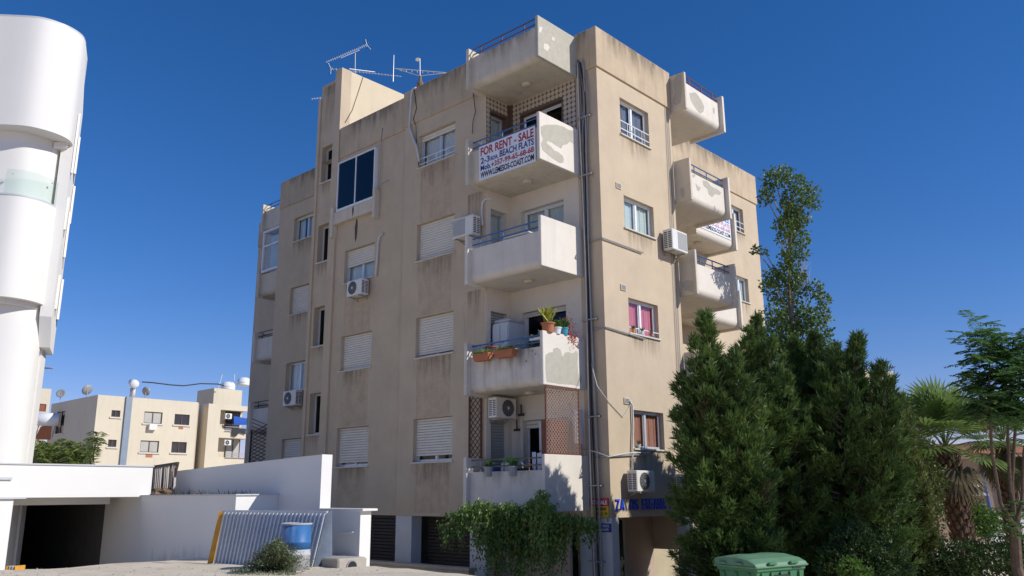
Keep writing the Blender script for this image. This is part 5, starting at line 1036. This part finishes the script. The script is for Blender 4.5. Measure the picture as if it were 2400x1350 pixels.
def tipz(t_, u, v): return dep(t_, u, v).z
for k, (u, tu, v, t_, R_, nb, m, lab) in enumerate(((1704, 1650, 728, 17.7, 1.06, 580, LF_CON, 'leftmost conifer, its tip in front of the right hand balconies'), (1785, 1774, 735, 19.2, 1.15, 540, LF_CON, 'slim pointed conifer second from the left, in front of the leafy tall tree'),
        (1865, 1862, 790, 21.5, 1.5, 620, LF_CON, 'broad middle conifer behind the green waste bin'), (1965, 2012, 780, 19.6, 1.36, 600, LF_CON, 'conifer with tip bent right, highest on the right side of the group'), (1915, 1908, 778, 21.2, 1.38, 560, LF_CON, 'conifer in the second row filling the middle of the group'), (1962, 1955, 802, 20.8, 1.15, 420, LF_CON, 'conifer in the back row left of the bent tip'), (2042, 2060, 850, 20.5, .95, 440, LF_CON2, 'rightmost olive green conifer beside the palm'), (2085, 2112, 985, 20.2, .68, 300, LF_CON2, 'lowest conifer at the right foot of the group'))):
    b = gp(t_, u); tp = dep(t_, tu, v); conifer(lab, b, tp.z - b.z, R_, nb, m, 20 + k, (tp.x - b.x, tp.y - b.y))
# tall leafy tree
t = thing('poplar_tree', 'tall slim leafy tree with sparse top rising above the conifers', 'tree', gp(25.9, 1880)); b = ORG[t.name]; LF_POP = leafmat('poplar_leaf', (.04, .09, .025), (.19, .28, .07), .35, .45)
cl = [(1815, 420, 30), (1795, 462, 20), (1838, 408, 22), (1868, 432, 28), (1900, 450, 22), (1912, 478, 14), (1850, 470, 28), (1872, 512, 30), (1838, 530, 26), (1870, 560, 30), (1850, 600, 26), (1880, 592, 18), (1772, 586, 12), (1792, 590, 9), (1848, 640, 28), (1812, 652, 22), (1832, 690, 28), (1792, 672, 14), (1872, 690, 16), (1912, 682, 20), (1932, 705, 16), (1900, 742, 28), (1860, 742, 36), (1818, 742, 28), (1932, 742, 16), (1830, 790, 38), (1880, 790, 38), (1932, 780, 18), (1850, 850, 48), (1912, 830, 28), (1870, 910, 50), (1820, 900, 40), (1800, 440, 14), (1885, 470, 18), (1830, 560, 14), (1800, 815, 40), (1890, 860, 50), (1938, 825, 24), (1840, 900, 50), (1905, 905, 40), (1865, 655, 22), (1860, 505, 26)]
cs = []
for u, v, r_ in cl: rr = r_ * (1.12 if v > 620 else .95) / FPX * 25.9; c = dep(25.9 + random.uniform(-.5, .5), u, v); cs.append((c, (rr, rr, rr)))
tq = MB(); trunk = [b, dep(25.9, 1872, 1000), dep(25.9, 1862, 850), dep(25.9, 1852, 700), dep(25.9, 1850, 560), dep(25.9, 1848, 470)]; tq.tube(trunk, [.14, .12, .1, .07, .045, .02], 7); tq.build('trunk', BARKL, t)
tq = MB()
for (c, r_), (u, v, _) in zip(cs, cl):
    j = dep(25.9, 1852 + .04 * (v - 600), min(v + 90, 1000)); m_ = j.lerp(c, .5) + Vector((0, 0, -.08)); tq.tube([j, m_, c, c + Vector((random.uniform(-.2, .2), random.uniform(-.2, .2), .25))], [.034, .022, .012, .004], 4, False)
tag(tq.build('branches', BARKL, t), kind='stuff')
tq = MB()
for k in range(26): p = dep(25.8, random.uniform(1875, 1900), random.uniform(650, 720)); tq.tube([p, p + Vector((random.uniform(-.15, .15), 0, .4)), p + Vector((random.uniform(-.25, .3), random.uniform(-.1, .1), random.uniform(.6, 1.3)))], [.008, .005, .002], 3, False)
tag(tq.build('bare_twigs', DEADT, t), kind='stuff')
blob_leaves('crown', cs, 14000, .11, .085, LF_POP, t, .0, .2)

# weeping fig under the lowest balcony
t = thing('weeping_fig', 'bushy weeping tree with glossy drooping leaves under the lowest balcony', 'tree', (-2.5, 1.6, -.2)); LF_FIG = leafmat('fig_leaf', (.022, .07, .016), (.18, .29, .06), .3, .3)
Ps = []; Ds = []; tq = MB()
src = []
for u, v, sp, cnt, lmax in ((1072, 1205, 10, 26, .5), (1100, 1188, 12, 40, .6), (1130, 1176, 12, 44, 1.1), (1160, 1186, 16, 50, 1.5), (1195, 1178, 14, 50, 1.5), (1225, 1190, 14, 50, 1.6), (1255, 1172, 12, 40, 1.5), (1272, 1152, 6, 26, .5), (1282, 1180, 10, 34, 1.4), (1305, 1203, 12, 44, 1.35), (1330, 1210, 12, 34, .8), (1360, 1212, 12, 34, .55), (1383, 1220, 8, 18, .6), (1052, 1222, 7, 14, .6), (1190, 1230, 34, 60, 1.2), (1250, 1240, 34, 60, 1.1)):
    for _ in range(cnt): src.append((rng.normal(u, sp), v + abs(rng.normal()) * 14, lmax))
for k, (u, v, lmax) in enumerate(src):
    t_ = 19.9 - .9 * rng.random() - .7 * math.exp(-((u - 1270) / 40) ** 2) - .9 * max(0, (u - 1290) / 100)
    p0 = np.array(dep(t_, u, v)); L_ = lmax * rng.uniform(.2, 1) ** 1.3; n = int(24 * L_) + 7; s_ = rng.random(n)
    out = np.array((-.6 * rng.random(), rng.uniform(-.5, .5), 0)); p = p0 + out * (.3 * np.sin(s_ * 1.8))[:, None] + np.array((0, 0, 1)) * (.12 * np.sin(s_ * 3) - s_ ** 1.3 * L_)[:, None] + rng.normal(size=(n, 3)) * .035
    Ps.append(p); Ds.append(rng.normal(size=(n, 3)) * .4 + (-.2, 0, -.8))
    if k % 2 == 0: tq.tube([Vector(p0), Vector(p0 + out * .2 - np.array((0, 0, L_ * .5))), Vector(p0 + out * .23 - np.array((0, 0, L_)))], [.007, .005, .002], 3, False)
n_ = 900; pp = np.array([dep(rng.uniform(19.2, 20.2), rng.uniform(1140, 1305), rng.uniform(1200, 1350))[:] for _ in range(n_)]); Ps.append(pp); Ds.append(rng.normal(size=(n_, 3)))
tag(tq.build('twigs', BARK, t), kind='stuff'); leaves('crown', np.concatenate(Ps), np.concatenate(Ds), .09, .042, LF_FIG, t)
tq = MB(); tq.tube([(-2.5, 1.6, -.3), (-2.45, 1.5, .6), (-2.5, 1.6, 1.5), (-2.3, 1.3, 2.1)], [.1, .08, .06, .03], 7); tq.build('trunk', BARK, t)

# olive coloured bush in front of the drum
c = onZ(1.1, 640, 1345); t = thing('wild_bush', 'grey green wild bush growing in front of the blue drum', 'bush', (c.x, c.y, gz(c.x, c.y))); LF_OLV = leafmat('olive_bush_leaf', (.07, .10, .045), (.27, .31, .16), .3, .6)
Ps = []; Ds = []; tq = MB()
for k in range(300):
    u = rng.normal(645, 27) ; b0 = np.array(onZ(1.08, 645 + rng.normal() * 14, 1343)); b0[2] = 1.08; tp = np.array(dep(15.7 + rng.normal() * .12, 645 + (u - 645) * 1.25, 1258 + abs(u - 650) * .8 + rng.random() * 38)); n = 24; s = rng.random(n) ** .7
    Ps.append(b0 + (tp - b0) * s[:, None] + rng.normal(size=(n, 3)) * .03); Ds.append((tp - b0) * .6 + rng.normal(size=(n, 3)) * .35)
    if k % 3 == 0: tq.tube([Vector(b0), Vector(tp)], [.005, .002], 3, False)
tag(tq.build('stems', DEADT, t), kind='stuff'); leaves('foliage', np.concatenate(Ps), np.concatenate(Ds), .055, .022, LF_OLV, t)
n = 900; Pb = np.array([onZ(1.1, rng.uniform(545, 690), rng.uniform(1338, 1352))[:] for _ in range(n)]); wd_ = leaves('ground_weeds', Pb + rng.normal(size=(n, 3)) * (.05, .05, .02), rng.normal(size=(n, 3)) * .6 + (0, 0, .9), rng.uniform(.04, .12, n), .018, LF_OLV); tag(wd_, 'low green weeds on the dusty ground at the bottom edge', 'weeds', kind='stuff')

# fan palms
LF_PALM = leafmat('fan_palm_blade', (.05, .11, .03), (.25, .36, .09), .4, .4, 2); LF_DEADP = leafmat('dead_palm_blade', (.05, .045, .02), (.20, .15, .07), .2, .8, 2)
def fan_palm(label, base, top, R_, nf, seed, dead=8, boots=True, scale=1.0):
    r = random.Random(seed); base = Vector(base); top = Vector(top); t = thing('fan_palm', label, 'palm tree', base, 'fan palms')
    q = MB(); q.tube([base.lerp(top, k / 5) for k in range(6)], [R_ * 1.25, R_ * 1.05, R_, R_ * .95, R_, R_ * .8], 14); q.build('trunk', PALMB, t)
    if boots:
        q = MB(); ax = (top - base); 
        for k in range(190):
            s = .12 + .85 * (k / 190); ph = k * 2.39996; d = Vector((math.cos(ph), math.sin(ph), 0)); c = base + ax * s + d * R_ * .95; sd_ = Vector((-d.y, d.x, 0)) * .07
            q.add([c - sd_, c + sd_, c + d * .12 + Vector((0, 0, .16)) + sd_ * .4, c + d * .12 + Vector((0, 0, .16)) - sd_ * .4, c + d * .05 + Vector((0, 0, -.06))], [(0, 1, 2, 3), (0, 3, 4), (1, 4, 2), (3, 2, 4)])
        tag(q.build('leaf_boots', PALMB, t), kind='stuff')
    V = {0: ([], []), 1: ([], [])}; pq = MB(); Tn = {0: [], 1: []}
    for k in range(nf + dead):
        isd = 1 if k >= nf else 0; ph = k * 2.39996 + r.uniform(-.3, .3); el = math.radians(86 - 105 * (k / nf) ** 1.15 + r.uniform(-8, 8)) if not isd else math.radians(r.uniform(-75, -35))
        d = Vector((math.cos(ph) * math.cos(el), math.sin(ph) * math.cos(el), math.sin(el))); L_ = r.uniform(.75, 1.0) * scale; hub = top + d * L_ + Vector((0, 0, -.12 * L_ * math.cos(el)))
        pq.tube([top + d * .1, top + d * L_ * .6, hub], [.025, .018, .012], 4, False)
        s = d.cross(Vector((0, 0, 1))); s = s.normalized() if s.length > .1 else Vector((1, 0, 0)); nn = s.cross(d); fd = (d + Vector((0, 0, -.25))).normalized(); Rf = r.uniform(.8, 1.05) * scale * (.8 if isd else 1); nbl = 36
        for j in range(nbl):
            a = math.radians(-125 + 250 * j / (nbl - 1)); bd = (fd * math.cos(a) + s * math.sin(a)).normalized(); l_ = Rf * (.72 + .28 * math.cos(a * .6)) * r.uniform(.92, 1.05); droop = Vector((0, 0, -.12 * l_ - (.25 * l_ if isd else 0)))
            w_ = s * math.cos(a) - fd * math.sin(a); w_ = w_ * .038 * scale; mid = hub + bd * l_ * .55 + nn * .02 * (1 if j % 2 else -1); VV, FF = V[isd]; o = len(VV)
            VV += [hub, mid - w_, mid + w_, hub + bd * l_ + droop]; FF += [(o, o + 1, o + 2), (o + 1, o + 3, o + 2)]; Tn[isd].append(r.random() * .6 + (.35 if el > .5 else 0))
    tag(pq.build('petioles', bpy.data.materials['succulent_leaf'], t), kind='stuff')
    for k, nm, m in ((0, 'fronds', LF_PALM), (1, 'dead_fronds', LF_DEADP)):
        if V[k][0]:
            q = MB(); q.add(V[k][0], V[k][1]); o = q.build(nm, m, t); at = o.data.attributes.new('tint', 'FLOAT', 'POINT'); at.data.foreach_set('value', np.repeat(Tn[k], 4).astype(np.float32)); o['kind'] = 'stuff'
    return t
b = gp(24.5, 2250); tp = dep(24.5, 2216, 1050); fan_palm('big fan palm with shaggy brown trunk right of the conifers', b, tp, .27, 20, 3, 2, True, 1.25)
b = gp(28, 2355); fan_palm('second fan palm half hidden behind the slim tree at the right', b, dep(28, 2352, 1035), .2, 24, 5, 8)
b = gp(30, 2120); fan_palm('fan palm mostly hidden behind the rightmost conifer', b, dep(30, 2128, 1010), .2, 18, 8, 8)
LF_TAN = leafmat('palm_flower_stalks', (.30, .18, .08), (.5, .34, .18), .2, .8)
for k, (u, v) in enumerate(((2135, 1000), (2305, 985))):
    c = np.array(dep(24.2, u, v)); n = 260; pk = bpy.data.objects['fan_palm']
    leaves('flower_stalks', c + rng.normal(size=(n, 3)) * (.2, .2, .3), rng.normal(size=(n, 3)) * .5 + (0, 0, -.8), .22, .012, LF_TAN, pk)['kind'] = 'stuff'
    q = MB(); q.tube([dep(24.5, 2208, 1050), dep(24.3, (u + 2208) / 2, v - 25), Vector(c)], [.02, .016, .008], 5, False); q.build('flower_stem', DEADT, pk)
# slim feathery tree at the right edge
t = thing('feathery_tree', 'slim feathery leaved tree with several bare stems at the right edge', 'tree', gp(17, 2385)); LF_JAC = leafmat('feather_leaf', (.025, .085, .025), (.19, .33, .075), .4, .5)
b = ORG[t.name]; fk = dep(17, 2378, 1235); q = MB(); q.tube([b, dep(17, 2383, 1330), fk], [.13, .11, .1], 10); q.build('trunk', BARK, t)
stems = [[fk, dep(16.9, 2345, 1180), dep(16.8, 2325, 1060), dep(16.8, 2318, 940), dep(16.9, 2320, 820)], [fk, dep(17.1, 2368, 1150), dep(17.1, 2362, 1020), dep(17.1, 2368, 900), dep(17.2, 2375, 790)], [fk, dep(17.3, 2372, 1130), dep(17.3, 2380, 1000), dep(17.4, 2392, 880), dep(17.4, 2405, 780)], [fk, dep(17, 2395, 1180), dep(17, 2400, 1060), dep(17, 2420, 950), dep(17, 2430, 820)]]
for s_ in stems: q = MB(); q.tube(s_, [.045, .036, .03, .022, .01], 7); q.build('stem', BARK, t)
Ps = []; Ds = []; Ls = []; Tt = []; rq = MB()
fr_src = []
for k in range(470):
    u = rng.uniform(2268, 2445); v = rng.uniform(785, 985) - max(0, 2325 - u) * .9 * rng.random(); fr_src.append((u, v))
for k in range(26): fr_src.append((rng.uniform(2330, 2420), rng.uniform(1170, 1260)))
for (u, v) in fr_src:
    o = np.array(dep(17 + rng.normal() * .45, u, v)); az = rng.uniform(0, 2 * math.pi); d = np.array((math.cos(az), math.sin(az), rng.uniform(-.55, .5))); d /= np.linalg.norm(d); sd_ = np.cross(d, (0, 0, 1)); sd_ /= np.linalg.norm(sd_); L_ = rng.uniform(.32, .55)
    rq.tube([Vector(o), Vector(o + d * L_ * .6), Vector(o + d * L_ - np.array((0, 0, .06)))], [.005, .004, .002], 3, False)
    for j in range(11):
        s = (j + 1) / 11; c = o + d * L_ * s - np.array((0, 0, .06 * s * s))
        for sg in (1, -1):
            ll = .15 * math.sin(math.pi * (.15 + .8 * s)) + .04
            Ps.append(c); Ds.append(sd_ * sg + d * .45 + np.array((0, 0, -.12)) + rng.normal(size=3) * .08); Ls.append(ll); Tt.append(np.clip(.5 + .4 * (950 - v) / 180 - .4 + rng.normal() * .12, 0, 1))  # tint rises with height: sunlight on the crown top put into leaf colour
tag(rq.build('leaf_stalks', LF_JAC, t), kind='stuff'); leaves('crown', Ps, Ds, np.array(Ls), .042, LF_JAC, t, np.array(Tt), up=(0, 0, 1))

# shrubs and hedge at the right
def shrub(name, label, cs_px, n, ll, lw, m, grp='shrubs along the right side'):
    cs = [(dep(t_, u, v), (ru / FPX * t_, ru / FPX * t_, rv / FPX * t_)) for t_, u, v, ru, rv in cs_px]; b = cs[0][0]; t = thing(name, label, 'shrub', (b.x, b.y, gz(b.x, b.y)), grp)
    blob_leaves('foliage', cs, n, ll, lw, m, t, .2, .6)
    q = MB(); 
    for c, r_ in cs: q.tube([(c.x, c.y, gz(c.x, c.y)), c, c + Vector((.1, 0, r_[2] * .6))], [.03, .02, .005], 5, False)
    tag(q.build('stems', BARK, t), kind='stuff')
    return t
LF_H = leafmat('hedge_leaf', (.02, .045, .014), (.09, .14, .035), .2, .5); LF_HB = leafmat('bright_shrub_leaf', (.04, .10, .02), (.17, .28, .05), .3, .5); LF_HY = leafmat('yellow_green_shrub_leaf', (.05, .075, .02), (.19, .22, .06), .25, .5)
shrub('leafy_shrub', 'broad leaved shrub with bright tips right of the waste bin', [(17.2, 2000, 1300, 60, 60), (17.0, 1960, 1330, 45, 45), (17.3, 2070, 1320, 60, 55), (17.1, 2030, 1350, 70, 40)], 9000, .08, .05, LF_H)
shrub('light_shrub', 'light green sprig shrub at the bottom edge beside the bin', [(16.4, 1995, 1335, 28, 24), (16.4, 2020, 1350, 25, 20)], 900, .08, .05, LF_HB)
shrub('olive_shrub', 'olive green shrub between the conifers and the big palm', [(23, 2150, 1180, 50, 110), (22.8, 2120, 1250, 55, 80), (23.2, 2185, 1120, 28, 50)], 9000, .09, .05, LF_HY)
shrub('low_hedge', 'dark low hedge along the bottom right edge below the palm', [(19.5, 2190, 1320, 60, 45), (19.5, 2260, 1310, 60, 45), (19.6, 2330, 1305, 55, 42), (19.6, 2400, 1310, 60, 45), (19.5, 2130, 1330, 55, 45), (19.5, 2225, 1345, 70, 30)], 15000, .075, .045, LF_H)
shrub('bright_bush', 'bright green bush behind the palm trunk at the right', [(29, 2280, 1215, 40, 38), (29, 2310, 1225, 35, 30), (29.5, 2130, 1110, 25, 40)], 4500, .11, .07, LF_HB)
shrub('tall_green_bush', 'tall green bush between conifer and palm trunk', [(27, 2165, 1090, 38, 60), (27, 2190, 1150, 40, 60)], 5000, .11, .06, LF_HB)

# feather palms behind the garage
t = thing('feather_palm_clump', 'clump of yellow green feather palms behind the white garage', 'palm', dep(50, 150, 1090)); LF_ARE = leafmat('feather_palm_leaf', (.06, .11, .02), (.30, .33, .08), .3, .5); Ps = []; Ds = []; Ls = []; rq = MB()
for k in range(120):
    u = rng.uniform(70, 225); o = np.array(dep(50 + rng.normal() * 1.2, u, rng.uniform(1065, 1110))); big = u > 195; az = rng.uniform(0, 2 * math.pi); H_ = rng.uniform(.8, 1.6) * (1.5 if big else .6 + .4 * math.exp(-((u - 110) / 40) ** 2)); w_ = rng.uniform(.4, 1.3)
    pts = [o + np.array((math.cos(az) * w_ * s ** 1.4, math.sin(az) * w_ * s ** 1.4, H_ * (s * 1.5 - .75 * s ** 2.4))) for s in np.linspace(0, 1, 9)]; rq.tube([Vector(p) for p in pts], [.03 - .003 * i for i in range(9)], 3, False)
    for i in range(1, 9):
        d = pts[i] - pts[i - 1]; d /= np.linalg.norm(d); sd_ = np.cross(d, (0, 0, 1)); sd_ /= np.linalg.norm(sd_) + 1e-6
        for q2 in (0, .5):
            for sg in (1, -1): Ps.append(pts[i - 1] + (pts[i] - pts[i - 1]) * q2); Ds.append(sd_ * sg + d * .5 + np.array((0, 0, -.5))); Ls.append(rng.uniform(.3, .55))
tag(rq.build('stalks', LF_ARE, t), kind='stuff'); leaves('fronds', Ps, Ds, np.array(Ls), .07, LF_ARE, t)

# loose gravel along the bottom of the picture
n = 380; q = MB(); rr_ = random.Random(4)
for k in range(n):
    p = onZ(1.1, rr_.uniform(0, 900), rr_.uniform(1330, 1365)); p.z = gz(p.x, p.y) + .004; e = rr_.uniform(.006, .03); a = rr_.uniform(0, 6)
    V = [p + Vector((e * math.cos(a + x) * rr_.uniform(.7, 1.2), e * math.sin(a + x) * rr_.uniform(.7, 1.2), 0)) for x in (0, 1.6, 3.1, 4.7)] + [p + Vector((0, 0, e * .8))]
    q.add(V, [(0, 1, 4), (1, 2, 4), (2, 3, 4), (3, 0, 4)])
tag(q.build('gravel', CONC), 'scattered gravel on the dusty forecourt', 'gravel', kind='stuff')
